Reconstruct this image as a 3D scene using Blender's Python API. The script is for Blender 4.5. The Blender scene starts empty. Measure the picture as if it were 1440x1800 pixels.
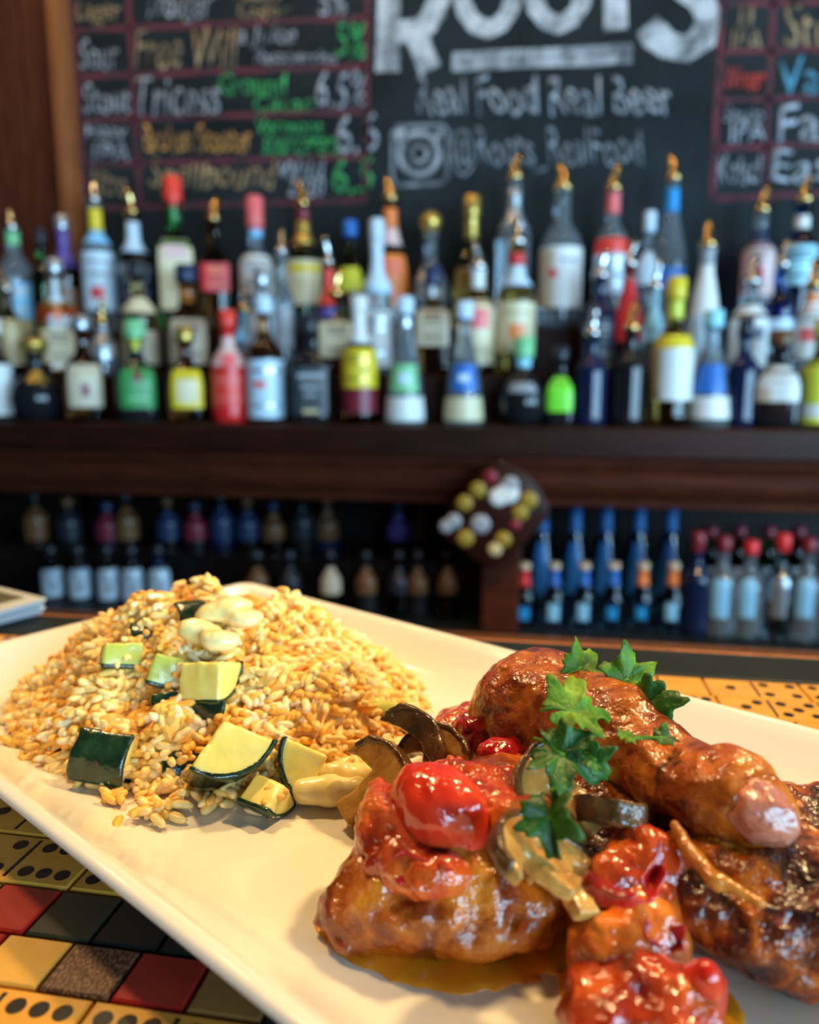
import bpy, math, random
import numpy as np
from mathutils import Vector, Matrix, Euler

rnd = random.Random(7)
nrng = np.random.default_rng(11)
scene = bpy.context.scene
COL = scene.collection

# ------------------------------------------------------------------ camera
F_PX, PITCH, YAW, CZ = 1330.0, math.radians(9.5), math.radians(9.8), 1.24
BZ = 1.0955                      # top of the bar counter
PF = BZ + 0.005                  # floor of the platter
cam_d = bpy.data.cameras.new('camera')
cam_d.sensor_fit = 'HORIZONTAL'
cam_d.sensor_width = 36.0
cam_d.lens = 36.0 * F_PX / 1440.0
cam_d.clip_start = 0.01
cam_d.dof.use_dof = True
cam_d.dof.focus_distance = 0.235
cam_d.dof.aperture_fstop = 9.0
cam = bpy.data.objects.new('camera', cam_d)
COL.objects.link(cam)
cam.location = (0, 0, CZ)
cam.rotation_euler = (math.radians(90) - PITCH, 0, YAW)
scene.camera = cam

# ------------------------------------------------------------------ world, light, exposure
world = bpy.data.worlds.new('world')
scene.world = world
world.use_nodes = True
bg = world.node_tree.nodes['Background']
bg.inputs[0].default_value = (0.5, 0.7, 1.0, 1)
bg.inputs[1].default_value = 0.3
vs = scene.view_settings
vs.view_transform = 'Standard'
vs.look = 'None'
vs.exposure = 0.0
vs.gamma = 1.0
vs.use_curve_mapping = False

def area_light(name, loc, target, sx, sy, power, color):
    l = bpy.data.lights.new(name, 'AREA')
    l.shape = 'RECTANGLE'; l.size = sx; l.size_y = sy
    l.energy = power; l.color = color
    o = bpy.data.objects.new(name, l); COL.objects.link(o)
    o.location = loc
    o.rotation_euler = (Vector(target) - Vector(loc)).to_track_quat('-Z', 'Y').to_euler()
    return o

def bulb(name, loc, power, color, r=0.05):
    l = bpy.data.lights.new(name, 'POINT')
    l.energy = power; l.color = color; l.shadow_soft_size = r
    o = bpy.data.objects.new(name, l); COL.objects.link(o)
    o.location = loc
    return o

DAY = (0.42, 0.74, 1.0)
WARM = (1.0, 0.66, 0.30)
# daylight entering through the street windows behind and to the right of the guest
area_light('window_daylight', (2.35, -2.93, 1.65), (2.35, 0, 1.65), 1.9, 1.7, 185, DAY)
area_light('window_daylight', (3.43, -1.2, 1.65), (0, -1.2, 1.65), 2.8, 1.7, 265, DAY)
# warm bulbs hanging over the bar and the back bar
def pendant(name, loc, power, cone, r=0.05):
    l = bpy.data.lights.new(name, 'SPOT')
    l.energy = power; l.color = WARM; l.shadow_soft_size = r
    l.spot_size = math.radians(cone); l.spot_blend = 0.5
    o = bpy.data.objects.new(name, l); COL.objects.link(o); o.location = loc
pendant('pendant_lamp', (0.42, 0.62, 1.95), 46, 105)
pendant('pendant_lamp', (-0.38, 0.48, 1.95), 26, 105)
for i in range(5):
    bulb('back_bar_bulb', (-1.35 + i * 0.52, 1.22, 2.5), 5.0, WARM, 0.04)

# ------------------------------------------------------------------ projection of measured picture points into the room
_c, _s = math.cos, math.sin
FWD = Vector((-_s(YAW) * _c(PITCH), _c(YAW) * _c(PITCH), -_s(PITCH)))
RGT = Vector((_c(YAW), _s(YAW), 0))
UPV = RGT.cross(FWD)
FH = Vector((-_s(YAW), _c(YAW), 0))
CAM = Vector((0, 0, CZ))
def ray(px, py): return FWD + RGT * ((px - 720) / F_PX) - UPV * ((py - 900) / F_PX)
def onz(px, py, z):
    d = ray(px, py); return CAM + d * ((z - CZ) / d.z)
def ony(px, py, y):
    d = ray(px, py); return CAM + d * (y / d.y)
def P(px, py, h=0.0): return onz(px, py, PF + h)

# ------------------------------------------------------------------ object helpers
def link(o, parent=None, **props):
    COL.objects.link(o)
    if parent is not None: o.parent = parent
    for k, v in props.items(): o[k] = v
    return o
def root(name, label, cat, loc=(0, 0, 0), rz=0.0, group=None):
    o = bpy.data.objects.new(name, None)
    o.empty_display_size = 0.02
    COL.objects.link(o); o.location = loc; o.rotation_euler = (0, 0, rz)
    o['label'] = label; o['category'] = cat
    if group: o['group'] = group
    return o
def tag(o, label, cat, group=None, kind=None):
    o['label'] = label; o['category'] = cat
    if group: o['group'] = group
    if kind: o['kind'] = kind
    return o
def mesh(name, v, f, mats, smooth=True, mi=None):
    me = bpy.data.meshes.new(name)
    v = np.asarray(v, dtype=np.float64).reshape(-1, 3)
    me.from_pydata(v.tolist(), [], [list(map(int, q)) for q in f])
    for m in (mats if isinstance(mats, (list, tuple)) else [mats]): me.materials.append(m)
    if smooth: me.polygons.foreach_set('use_smooth', np.ones(len(me.polygons), dtype=bool))
    if mi is not None: me.polygons.foreach_set('material_index', np.asarray(mi, dtype=np.int32))
    me.update()
    return me
def obj(name, me, parent=None, loc=(0, 0, 0), rot=(0, 0, 0)):
    o = bpy.data.objects.new(name, me)
    COL.objects.link(o)
    if parent is not None: o.parent = parent
    o.location = loc; o.rotation_euler = rot
    return o
def structure(o):
    o['kind'] = 'structure'; return o

def box_vf(x0, x1, y0, y1, z0, z1):
    v = [(x0,y0,z0),(x1,y0,z0),(x1,y1,z0),(x0,y1,z0),(x0,y0,z1),(x1,y0,z1),(x1,y1,z1),(x0,y1,z1)]
    f = [(3,2,1,0),(4,5,6,7),(0,1,5,4),(1,2,6,5),(2,3,7,6),(3,0,4,7)]
    return v, f
def cbox_vf(x0, x1, y0, y1, z0, z1, c):
    """box with chamfered top edges"""
    v = [(x0,y0,z0),(x1,y0,z0),(x1,y1,z0),(x0,y1,z0),
         (x0,y0,z1-c),(x1,y0,z1-c),(x1,y1,z1-c),(x0,y1,z1-c),
         (x0+c,y0+c,z1),(x1-c,y0+c,z1),(x1-c,y1-c,z1),(x0+c,y1-c,z1)]
    f = [(3,2,1,0),(0,1,5,4),(1,2,6,5),(2,3,7,6),(3,0,4,7),
         (4,5,9,8),(5,6,10,9),(6,7,11,10),(7,4,8,11),(8,9,10,11)]
    return v, f
def box(name, b, m, parent=None, c=None):
    v, f = cbox_vf(*b, c) if c else box_vf(*b)
    return obj(name, mesh(name, v, f, m, smooth=False), parent)
def bbox_obj(name, b, m, parent=None, bevel=0.004, segs=2):
    o = box(name, b, m, parent)
    md = o.modifiers.new('bevel', 'BEVEL'); md.width = bevel; md.segments = segs
    o.data.polygons.foreach_set('use_smooth', np.ones(len(o.data.polygons), dtype=bool))
    md.harden_normals = True
    return o
def tube_vf(pts, radii, n=8, caps=True):
    pts = [Vector(p) for p in pts]; v = []; f = []
    N = len(pts)
    for i, p in enumerate(pts):
        t = (pts[min(i+1, N-1)] - pts[max(i-1, 0)]).normalized()
        a = Vector((0,0,1)) if abs(t.z) < 0.9 else Vector((1,0,0))
        u = t.cross(a).normalized(); w = t.cross(u)
        for k in range(n):
            an = 2*math.pi*k/n
            v.append(p + (u*math.cos(an) + w*math.sin(an)) * radii[i])
    for i in range(N-1):
        for k in range(n):
            f.append((i*n+k, i*n+(k+1)%n, (i+1)*n+(k+1)%n, (i+1)*n+k))
    if caps:
        f.append(tuple(range(n))[::-1]); f.append(tuple(range((N-1)*n, N*n)))
    return [tuple(p) for p in v], f

# ------------------------------------------------------------------ materials
M = {}
def pr(name, color, rough=0.5, metal=0.0, trans=0.0, ior=1.45, coat=0.0, sss=0.0, sss_r=(1, .3, .1), sss_scale=0.002, spec=0.5, sheen=0.0):
    m = bpy.data.materials.new(name); m.use_nodes = True
    b = m.node_tree.nodes['Principled BSDF']
    b.inputs['Base Color'].default_value = (*color, 1)
    b.inputs['Roughness'].default_value = rough
    b.inputs['Metallic'].default_value = metal
    b.inputs['Transmission Weight'].default_value = trans
    b.inputs['IOR'].default_value = ior
    b.inputs['Coat Weight'].default_value = coat
    b.inputs['Coat Roughness'].default_value = 0.05
    b.inputs['Subsurface Weight'].default_value = sss
    b.inputs['Subsurface Radius'].default_value = sss_r
    b.inputs['Subsurface Scale'].default_value = sss_scale
    b.inputs['Specular IOR Level'].default_value = spec
    M[name] = m
    return m
def nd(m, t, **kw):
    n = m.node_tree.nodes.new(t)
    for k, v in kw.items():
        if k in n.inputs: n.inputs[k].default_value = v
        else: setattr(n, k, v)
    return n
def lk(m, a, b): m.node_tree.links.new(a, b)
def bsdf(m): return m.node_tree.nodes['Principled BSDF']
def noise_node(m, scale, detail=4.0, rough=0.55, stretch=None, dist=0.0):
    tc = nd(m, 'ShaderNodeTexCoord')
    src = tc.outputs['Object']
    if stretch:
        mp = nd(m, 'ShaderNodeMapping'); mp.inputs['Scale'].default_value = stretch
        lk(m, src, mp.inputs['Vector']); src = mp.outputs['Vector']
    n = nd(m, 'ShaderNodeTexNoise'); n.inputs['Scale'].default_value = scale
    n.inputs['Detail'].default_value = detail; n.inputs['Roughness'].default_value = rough
    n.inputs['Distortion'].default_value = dist
    lk(m, src, n.inputs['Vector'])
    return n
def ramp(m, fac, stops):
    r = nd(m, 'ShaderNodeValToRGB')
    el = r.color_ramp.elements
    while len(el) < len(stops): el.new(0.5)
    for e, (p, c) in zip(el, stops): e.position = p; e.color = (*c, 1)
    lk(m, fac, r.inputs['Fac'])
    return r
def mixc(m, fac, a, b, mode='MIX'):
    x = nd(m, 'ShaderNodeMix', data_type='RGBA', blend_type=mode)
    for s, i in ((a, 6), (b, 7)):
        if isinstance(s, tuple): x.inputs[i].default_value = (*s, 1)
        else: lk(m, s, x.inputs[i])
    if isinstance(fac, float): x.inputs[0].default_value = fac
    else: lk(m, fac, x.inputs[0])
    return x.outputs[2]
def bump(m, heights, base=None):
    prev = None
    for src, strength, dist in heights:
        b = nd(m, 'ShaderNodeBump'); b.inputs['Strength'].default_value = strength
        b.inputs['Distance'].default_value = dist
        lk(m, src, b.inputs['Height'])
        if prev is not None: lk(m, prev, b.inputs['Normal'])
        prev = b.outputs['Normal']
    lk(m, prev, bsdf(m).inputs['Normal'])
    lk(m, prev, bsdf(m).inputs['Coat Normal'])
def mottled(name, stops, scale, rough, bumps=(), stretch=None, detail=5.0, rvar=None, specks=None, dist=0.0, **kw):
    m = pr(name, stops[0][1], rough, **kw)
    n = noise_node(m, scale, detail, stretch=stretch, dist=dist)
    col = ramp(m, n.outputs['Fac'], stops).outputs['Color']
    if specks:
        sc, amt, c2 = specks
        n2 = noise_node(m, sc, 3.0)
        fac = ramp(m, n2.outputs['Fac'], [(amt, (0,0,0)), (amt + 0.06, (1,1,1))]).outputs['Color']
        col = mixc(m, fac, col, c2)
    lk(m, col, bsdf(m).inputs['Base Color'])
    if rvar:
        n3 = noise_node(m, scale * 2.3, 3.0)
        rr = ramp(m, n3.outputs['Fac'], [(0.35, (rvar[0],)*3), (0.65, (rvar[1],)*3)])
        lk(m, rr.outputs['Color'], bsdf(m).inputs['Roughness'])
    if bumps:
        bump(m, [(noise_node(m, s_, 3.0).outputs['Fac'], st, d) for s_, st, d in bumps])
    return m

# room
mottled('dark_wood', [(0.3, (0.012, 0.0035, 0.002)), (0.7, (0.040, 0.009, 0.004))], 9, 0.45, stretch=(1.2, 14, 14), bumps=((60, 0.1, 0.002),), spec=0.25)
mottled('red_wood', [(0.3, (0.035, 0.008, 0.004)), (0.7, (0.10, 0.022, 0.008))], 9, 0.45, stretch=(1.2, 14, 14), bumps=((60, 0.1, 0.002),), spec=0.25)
mottled('panel_wood', [(0.3, (0.05, 0.012, 0.006)), (0.7, (0.14, 0.034, 0.014))], 8, 0.4, stretch=(14, 14, 1.2))
mottled('frame_wood', [(0.3, (0.20, 0.06, 0.018)), (0.7, (0.36, 0.12, 0.035))], 8, 0.35, stretch=(14, 14, 1.2))
mottled('chalk_slate', [(0.35, (0.008, 0.012, 0.014)), (0.7, (0.022, 0.030, 0.034))], 4.5, 0.8, detail=6, spec=0.2)
mottled('plaster', [(0.3, (0.07, 0.05, 0.035)), (0.7, (0.09, 0.06, 0.045))], 3, 0.9)
mottled('ceiling_paint', [(0.3, (0.05, 0.045, 0.04)), (0.7, (0.07, 0.06, 0.05))], 3, 0.9)
mottled('floor_boards', [(0.3, (0.03, 0.016, 0.010)), (0.7, (0.07, 0.04, 0.022))], 6, 0.5, stretch=(1, 10, 1))
mottled('cabinet_black', [(0.3, (0.006, 0.004, 0.004)), (0.7, (0.015, 0.008, 0.007))], 6, 0.35)
mottled('rubber', [(0.3, (0.004, 0.008, 0.009)), (0.7, (0.008, 0.013, 0.015))], 40, 0.5, spec=0.25)
mottled('counter_resin', [(0.3, (0.02, 0.012, 0.006)), (0.7, (0.05, 0.03, 0.012))], 30, 0.2)
def chalk(name, color):
    m = pr(name, color, 0.9)
    n = noise_node(m, 260, 3.0)
    n2 = noise_node(m, 22, 2.0)
    f = nd(m, 'ShaderNodeMath', operation='ADD'); lk(m, n.outputs['Fac'], f.inputs[0]); lk(m, n2.outputs['Fac'], f.inputs[1])
    r = ramp(m, f.outputs[0], [(0.62, (0.02, 0.025, 0.028)), (1.0, color)])
    r.color_ramp.elements[0].position = 0.35; r.color_ramp.elements[1].position = 0.62
    hv = nd(m, 'ShaderNodeMath', operation='MULTIPLY'); hv.inputs[1].default_value = 0.5
    lk(m, f.outputs[0], hv.inputs[0]); lk(m, hv.outputs[0], r.inputs['Fac'])
    lk(m, r.outputs['Color'], bsdf(m).inputs['Base Color'])
    return m
chalk('chalk_white', (0.50, 0.53, 0.60)); chalk('chalk_bright', (0.62, 0.66, 0.72)); chalk('chalk_faint', (0.30, 0.33, 0.38))
chalk('chalk_tan', (0.50, 0.33, 0.17)); chalk('chalk_orange', (1.0, 0.46, 0.10)); chalk('chalk_green', (0.06, 0.55, 0.15))
chalk('chalk_red', (0.17, 0.028, 0.045)); chalk('chalk_scarlet', (0.85, 0.07, 0.05)); chalk('chalk_blue', (0.12, 0.42, 0.62))
# bar tiles
def domino_mat(name, a, b):
    return mottled(name, [(0.3, a), (0.7, b)], 60, 0.28, coat=0.3)
domino_mat('domino_ivory', (0.58, 0.27, 0.030), (0.70, 0.36, 0.05))
domino_mat('tile_yellow', (0.55, 0.29, 0.045), (0.66, 0.37, 0.07))
domino_mat('tile_red', (0.25, 0.010, 0.006), (0.38, 0.018, 0.010))
domino_mat('tile_green', (0.020, 0.026, 0.014), (0.035, 0.038, 0.020))
domino_mat('tile_black', (0.006, 0.007, 0.007), (0.014, 0.014, 0.012))
mottled('tile_brown', [(0.46, (0.05, 0.018, 0.007)), (0.60, (0.26, 0.13, 0.06))], 1500, 0.35, stretch=(1, 0.5, 1))
domino_mat('tile_olive', (0.22, 0.12, 0.03), (0.30, 0.17, 0.045))
pr('pip_black', (0.006, 0.006, 0.008), 0.25)
# tableware and food
m = pr('porcelain', (0.79, 0.73, 0.60), 0.13, coat=0.35, sss=0.08, sss_r=(1, .9, .7), sss_scale=0.003)

# glass
def glass(name, c, rough=0.03, trans=1.0): return pr(name, c, rough, trans=trans, ior=1.45)
glass('g_clear', (0.58, 0.68, 0.76), trans=0.85); glass('g_green', (0.05, 0.36, 0.07)); glass('g_brown', (0.20, 0.065, 0.015))
glass('g_black', (0.012, 0.012, 0.014), trans=0.0); glass('g_blue', (0.02, 0.16, 0.62)); glass('g_navy', (0.012, 0.02, 0.07), trans=0.3)
glass('g_amber', (0.55, 0.22, 0.04)); glass('g_gold', (0.75, 0.50, 0.10)); glass('g_red', (0.60, 0.03, 0.02)); glass('g_olive', (0.25, 0.27, 0.04))
glass('g_pale', (0.62, 0.80, 0.92)); glass('g_ice', (0.35, 0.66, 0.92))  # g_ice: blue tint stands in for reflected window light
pr('solid_red', (0.75, 0.02, 0.02), 0.22); pr('solid_white', (0.82, 0.80, 0.76), 0.3)
COLS = dict(white=(.80,.80,.78), blue_white=(.60,.76,.90), cream=(.78,.66,.42), beige=(.62,.50,.36), tan=(.62,.48,.24), yellow=(.85,.62,.03),
    red=(.72,.03,.03), scarlet=(.90,.06,.04), coral=(.88,.16,.16), orange=(.90,.24,.05), green=(.05,.30,.08), mint=(.22,.60,.28), lime=(.24,.85,.05),
    blue=(.03,.16,.55), navy=(.02,.035,.09), black=(.02,.022,.03), maroon=(.22,.02,.035), purple=(.13,.08,.34), gold=(.62,.42,.10), silver=(.55,.60,.66),
    brown=(.16,.07,.025), lemon=(.70,.70,.06), grey=(.33,.34,.37), sky=(.25,.60,.90), pink=(.80,.52,.50), olive=(.42,.40,.06), azure=(.02,.30,.72), aqua=(.35,.72,.85), ochre=(.34,.23,.03), cobalt=(.02,.14,.38))
for k, c in COLS.items():
    if k in ('gold', 'silver'): pr('l_' + k, c, 0.3, metal=0.75)
    else: pr('l_' + k, c, 0.34)
pr('brass', (0.80, 0.55, 0.22), 0.18, metal=1.0)
pr('steel', (0.72, 0.74, 0.76), 0.16, metal=1.0)
pr('black_plastic', (0.012, 0.012, 0.013), 0.3)

# ================================================================== the room
structure(box('floor', (-3.6, 3.6, -3.1, 2.1, -0.05, 0.0), M['floor_boards']))
structure(box('ceiling', (-3.6, 3.6, -3.1, 2.1, 2.9, 2.95), M['ceiling_paint']))
structure(box('wall_back', (-3.6, 3.6, 1.905, 2.0, 0.0, 2.9), M['plaster']))
structure(box('wall_left', (-3.6, -3.5, -3.1, 1.9, 0.0, 2.9), M['plaster']))
structure(box('wall_right', (3.5, 3.6, -3.1, 1.9, 0.0, 2.9), M['plaster']))
structure(box('wall_front', (-3.5, 3.5, -3.1, -3.0, 0.0, 2.9), M['plaster']))
def window(name, cx, cz, w, h, along_x=True, at=-2.99):
    fr = []
    t = 0.05
    spans = [(-w/2-t, w/2+t, -h/2-t, -h/2), (-w/2-t, w/2+t, h/2, h/2+t), (-w/2-t, -w/2, -h/2, h/2), (w/2, w/2+t, -h/2, h/2)]
    V = []; Fc = []
    for a0, a1, b0, b1 in spans:
        if along_x: v, f = box_vf(cx+a0, cx+a1, at-0.01, at+0.09, cz+b0, cz+b1)
        else: v, f = box_vf(at-0.09, at+0.01, cx+a0, cx+a1, cz+b0, cz+b1)
        n = len(V); V += v; Fc += [tuple(i+n for i in q) for q in f]
    return structure(obj(name, mesh(name, V, Fc, M['panel_wood'], smooth=False)))
window('window_1', 2.35, 1.65, 1.9, 1.7)
window('window_2', -1.2, 1.65, 2.8, 1.7, along_x=False, at=3.49)

# wooden boarded panel left of the chalkboard
BOARD_Y = 1.85
bx0 = ony(139, 300, BOARD_Y).x
pw = structure(box('trim_1', (-2.2, bx0 - 0.03, 1.845, 1.90, 0.9, 2.7), M['panel_wood']))
xs = bx0 - 0.03
k = 0
while xs > -1.75:
    wv = [0.034, 0.022, 0.034, 0.034, 0.020][k % 5]
    box('plank', (xs - wv + 0.0022, xs - 0.0022, 1.832, 1.846, 0.91, 2.69), M['panel_wood'], pw, c=0.003)
    xs -= wv; k += 1
structure(bbox_obj('trim_2', (bx0 - 0.028, bx0 + 0.004, 1.80, 1.90, 0.9, 2.7), M['frame_wood'], bevel=0.004))  # orange-brown colour paints in the warm light on the post's edge

# ================================================================== chalkboard
cb = root('chalkboard', 'large black chalkboard menu with red ruled grids above the bottles', 'chalkboard', (0, 1.9, 1.2))
def cbp(o): o.parent = cb; o.matrix_parent_inverse = Matrix.Translation(cb.location).inverted(); return o
cbp(box('slate', (bx0 + 0.004, 1.75, BOARD_Y, 1.90, 1.2, 2.68), M['chalk_slate']))
CH_Y = BOARD_Y - 0.0012
def cpt(px, py): return ony(px, py, CH_Y)
def ribbon(name, pts, wpx, m, closed=False, y=None, label=None):
    """a chalk stroke drawn on the board through the measured points"""
    q = [cpt(*p) for p in pts]
    w = wpx * 1.92 / F_PX / 2
    v = []; f = []
    N = len(q)
    for i in range(N):
        a = q[(i-1) % N] if (closed or i > 0) else q[i]
        b = q[(i+1) % N] if (closed or i < N-1) else q[i]
        t = (b - a); t.y = 0; t.normalize()
        nrm = Vector((-t.z, 0, t.x))
        jit = 1 + 0.10 * math.sin(i * 2.3 + px_seed(name))
        for s_ in (1, -1):
            for dy in (0, 0.0011):
                p = q[i] + nrm * (w * jit * s_); v.append((p.x, CH_Y + dy + (y or 0), p.z))
    for i in range(N if closed else N-1):
        a = 4*i; b = 4*((i+1) % N)
        f += [(a, a+2, b+2, b), (a+1, b+1, b+3, a+3), (a, b, b+1, a+1), (a+2, a+3, b+3, b+2)]
    if not closed: f += [(0, 1, 3, 2), (4*N-4, 4*N-2, 4*N-1, 4*N-3)]
    o = cbp(obj(name, mesh(name, v, f, m, smooth=False)))
    if label: o['label'] = label
    return o
def px_seed(s): return sum(map(ord, s)) % 17
def line(a, b, n=10):
    return [(a[0] + (b[0]-a[0])*i/n + math.sin(i*1.7)*0.6, a[1] + (b[1]-a[1])*i/n + math.cos(i*2.1)*0.6) for i in range(n+1)]
R_ = M['chalk_red']
for a, b in [((123,-60),(151,368)), ((222,-60),(246,362)), ((647,-60),(643,352)),
             ((130,54),(646,31)), ((135,135),(646,116)), ((140,212),(646,195)), ((145,290),(643,275)), ((150,367),(643,352)), ((126,-40),(648,-66)),
             ((1274,-60),(1252,350)), ((1364,-60),(1343,347)),
             ((1270,8),(1560,0)), ((1267,92),(1560,82)), ((1262,177),(1560,166)), ((1257,261),(1560,249)), ((1252,350),(1560,334))]:
    ribbon('grid_line', line(a, b), 8.5, R_)
def arc(cx, cy, rx, ry, a0, a1, n=24):
    return [(cx + rx*math.cos(math.radians(a0+(a1-a0)*i/n)), cy - ry*math.sin(math.radians(a0+(a1-a0)*i/n))) for i in range(n+1)]
W = M['chalk_bright']
# big block letters
ribbon('chalk_letter', [(688,-155),(686,-60),(683,20),(681,126)], 36, W)
ribbon('chalk_letter', [(690,-140)] + arc(722,-42,54,98,80,-80) + [(692,56)], 34, W, y=-0.0007)
ribbon('chalk_letter', [(728,50),(742,88),(756,124)], 36, W, y=-0.0014)
ribbon('chalk_letter', arc(857,-28,48,78,0,360,36)[:-1], 26, W, closed=True)
ribbon('chalk_letter', arc(981,-36,48,78,0,360,36)[:-1], 26, W, closed=True)
ribbon('chalk_letter', [(1080,-140),(1081,-60),(1083,52)], 34, W)
ribbon('chalk_letter', [(1030,-145),(1080,-147),(1135,-149)], 34, W, y=-0.0007)
ribbon('chalk_letter', [(1245,-110),(1215,-135),(1170,-135),(1142,-105),(1150,-65),(1190,-35),(1232,-5),(1246,30),(1236,66),(1208,86),(1175,80),(1150,60),(1138,44)], 38, W)
ribbon('chalk_bar', [(795,109),(850,106),(950,102),(1040,98),(1111,94)], 26, M['chalk_white'])
ribbon('chalk_bar', [(797,96),(900,90),(1000,86),(1109,80),(1110,108),(1000,112),(900,117),(797,122)], 5, W, closed=True, y=-0.0006)
def word(txt, x0, x1, y0, y1, m, shear=0.1, bold=0.003, seed=0):
    cu = bpy.data.curves.new('chalk_word', 'FONT'); cu.body = txt; cu.offset = bold; cu.shear = shear; cu.size = 1.0
    cu.resolution_u = 3
    t = bpy.data.objects.new('tmp', cu); COL.objects.link(t)
    bpy.context.view_layer.update()
    me = bpy.data.meshes.new_from_object(t.evaluated_get(bpy.context.evaluated_depsgraph_get()))
    bpy.data.objects.remove(t)
    co = np.empty(len(me.vertices)*3); me.vertices.foreach_get('co', co); co = co.reshape(-1, 3)
    mn, mx = co.min(0), co.max(0)
    u = (co[:,0]-mn[0])/max(mx[0]-mn[0], 1e-6); v = (co[:,1]-mn[1])/max(mx[1]-mn[1], 1e-6)
    v = v + 0.045*np.sin(u*len(txt)*2.2 + len(txt) + x0)
    u = u + 0.012*np.sin(v*5 + x0)
    A, B, C_, D = [np.array(cpt(*p)) for p in ((x0,y1),(x1,y1),(x0,y0),(x1,y0))]
    pts = A[None]*((1-u)*(1-v))[:,None] + B[None]*(u*(1-v))[:,None] + C_[None]*((1-u)*v)[:,None] + D[None]*(u*v)[:,None]
    me.vertices.foreach_set('co', pts.ravel()); me.materials.clear(); me.materials.append(m); me.update()
    o = cbp(obj('chalk_word', me))
    sd = o.modifiers.new('chalk_thickness', 'SOLIDIFY'); sd.thickness = 0.0006
    return o
w_, t_, o_, g_, f_ = (M['chalk_'+k] for k in ('white', 'tan', 'orange', 'green', 'faint'))
for a in [('Lager',133,212,-2,48,t_),('Trouger',255,372,-22,46,w_),('Foggy',375,510,-28,3,t_),('Lager',418,510,5,37,t_),('5%',560,608,-22,27,w_),
          ('Sour',140,208,70,122,w_),('Free Will',236,417,50,122,t_),('a Juice',418,520,42,86,w_),('Raspberries',448,592,88,118,w_),('5%',590,643,38,102,g_),
          ('Stout',145,228,147,199,w_),('Tricess',238,385,133,206,w_),('Ground',385,503,128,168,g_),('Cacao',445,552,165,196,g_),('6.5%',556,645,126,190,w_),
          ('Hazy',150,222,216,251,w_),('IPA',162,228,250,286,w_),('Broken Scooter',252,442,218,268,o_),('Vermont',448,568,207,236,g_),('sourcerers',462,597,242,273,g_),('6.6',590,664,198,270,w_),
          ('Nitro',160,222,298,346,t_),('Spellbound',262,485,278,348,t_),('Wild',488,570,278,313,w_),('2020',505,570,312,346,w_),('6.5',583,656,278,340,g_),
          ('Real Food Real Beer',730,1182,134,202,w_),('@Roots_RealFood',792,1130,222,308,f_),
          ('II',1296,1326,12,46,t_),('IPA',1285,1340,50,89,t_),('Stout',1378,1530,3,88,t_),('Winter',1272,1346,116,158,M['chalk_scarlet']),('Vault',1370,1520,102,170,M['chalk_blue']),
          ('Session',1273,1357,186,213,w_),('IPA',1283,1346,212,250,w_),('Fat',1365,1475,183,252,w_),('Kolsch',1261,1346,273,324,w_),('Easy',1355,1500,262,338,w_)]:
    word(*a)
# camera-shaped emblem
rr = [(700,222),(778,220),(788,230),(786,312),(776,322),(698,326),(690,316),(691,232)]
ribbon('chalk_emblem', rr, 6, f_, closed=True)
ribbon('chalk_emblem', arc(737,270,34,36,0,360,28)[:-1], 9, w_, closed=True)
ribbon('chalk_emblem', arc(737,270,14,15,0,360,18)[:-1], 6, w_, closed=True)
ribbon('chalk_emblem', [(696,236),(712,235)], 22, W)
ribbon('chalk_emblem', [(766,236),(778,235)], 12, w_)

# ================================================================== back bar
bb = root('back_bar_cabinet', 'dark mahogany back bar with stepped display and open cabinets below', 'cabinet', (0, 1.7, 0))
def bbp(o): o.parent = bb; o.matrix_parent_inverse = Matrix.Translation(bb.location).inverted(); return o
SH_Z, T2, T3 = 1.163, 1.262, 1.362
ROWY = {1: 1.525, 2: 1.635, 3: 1.745}
ROWZ = {1: SH_Z, 2: T2, 3: T3}
X0, X1 = -2.1, 1.9
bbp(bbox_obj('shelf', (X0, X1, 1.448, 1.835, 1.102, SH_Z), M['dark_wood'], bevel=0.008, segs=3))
def extrude_profile(name, prof, x0, x1, m, par):
    n = len(prof)
    v = [(x0, y, z) for y, z in prof] + [(x1, y, z) for y, z in prof]
    f = [(i, (i+1) % n, (i+1) % n + n, i+n) for i in range(n)] + [tuple(range(n))[::-1], tuple(range(n, 2*n))]
    me = mesh(name, v, f, m, smooth=False)
    o = obj(name, me); par(o); return o
prof = [(1.455, 1.102), (1.457, 1.092), (1.466, 1.082), (1.470, 1.070), (1.472, 1.050), (1.480, 1.034), (1.494, 1.022), (1.496, 1.008), (1.52, 1.008), (1.52, 1.102)]
extrude_profile('cornice', prof, X0, X1, M['red_wood'], bbp)
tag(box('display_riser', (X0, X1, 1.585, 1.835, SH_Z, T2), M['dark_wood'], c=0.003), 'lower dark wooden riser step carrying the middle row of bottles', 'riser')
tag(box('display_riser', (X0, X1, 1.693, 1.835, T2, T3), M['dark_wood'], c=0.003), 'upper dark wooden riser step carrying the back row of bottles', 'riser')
bbp(box('back_panel', (X0, X1, 1.80, 1.83, 0.1, 1.102), M['cabinet_black']))
bbp(box('cabinet_top', (X0, X1, 1.52, 1.80, 1.04, 1.06), M['cabinet_black']))
LS_Z = 0.752
bbp(bbox_obj('lower_shelf', (X0, X1, 1.44, 1.80, LS_Z - 0.03, LS_Z), M['rubber'], bevel=0.003))
bbp(bbox_obj('shelf_edge', (X0, X1, 1.43, 1.44, LS_Z - 0.032, LS_Z + 0.004), M['frame_wood'], bevel=0.002))
bbp(box('lower_step', (X0, ony(840, 1050, 1.6).x, 1.60, 1.80, LS_Z, LS_Z + 0.105), M['cabinet_black']))
bbp(box('base_front', (X0, X1, 1.47, 1.80, 0.0, LS_Z - 0.03), M['dark_wood']))
px0, px1 = ony(846, 1050, 1.46).x, ony(912, 1050, 1.46).x
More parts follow.
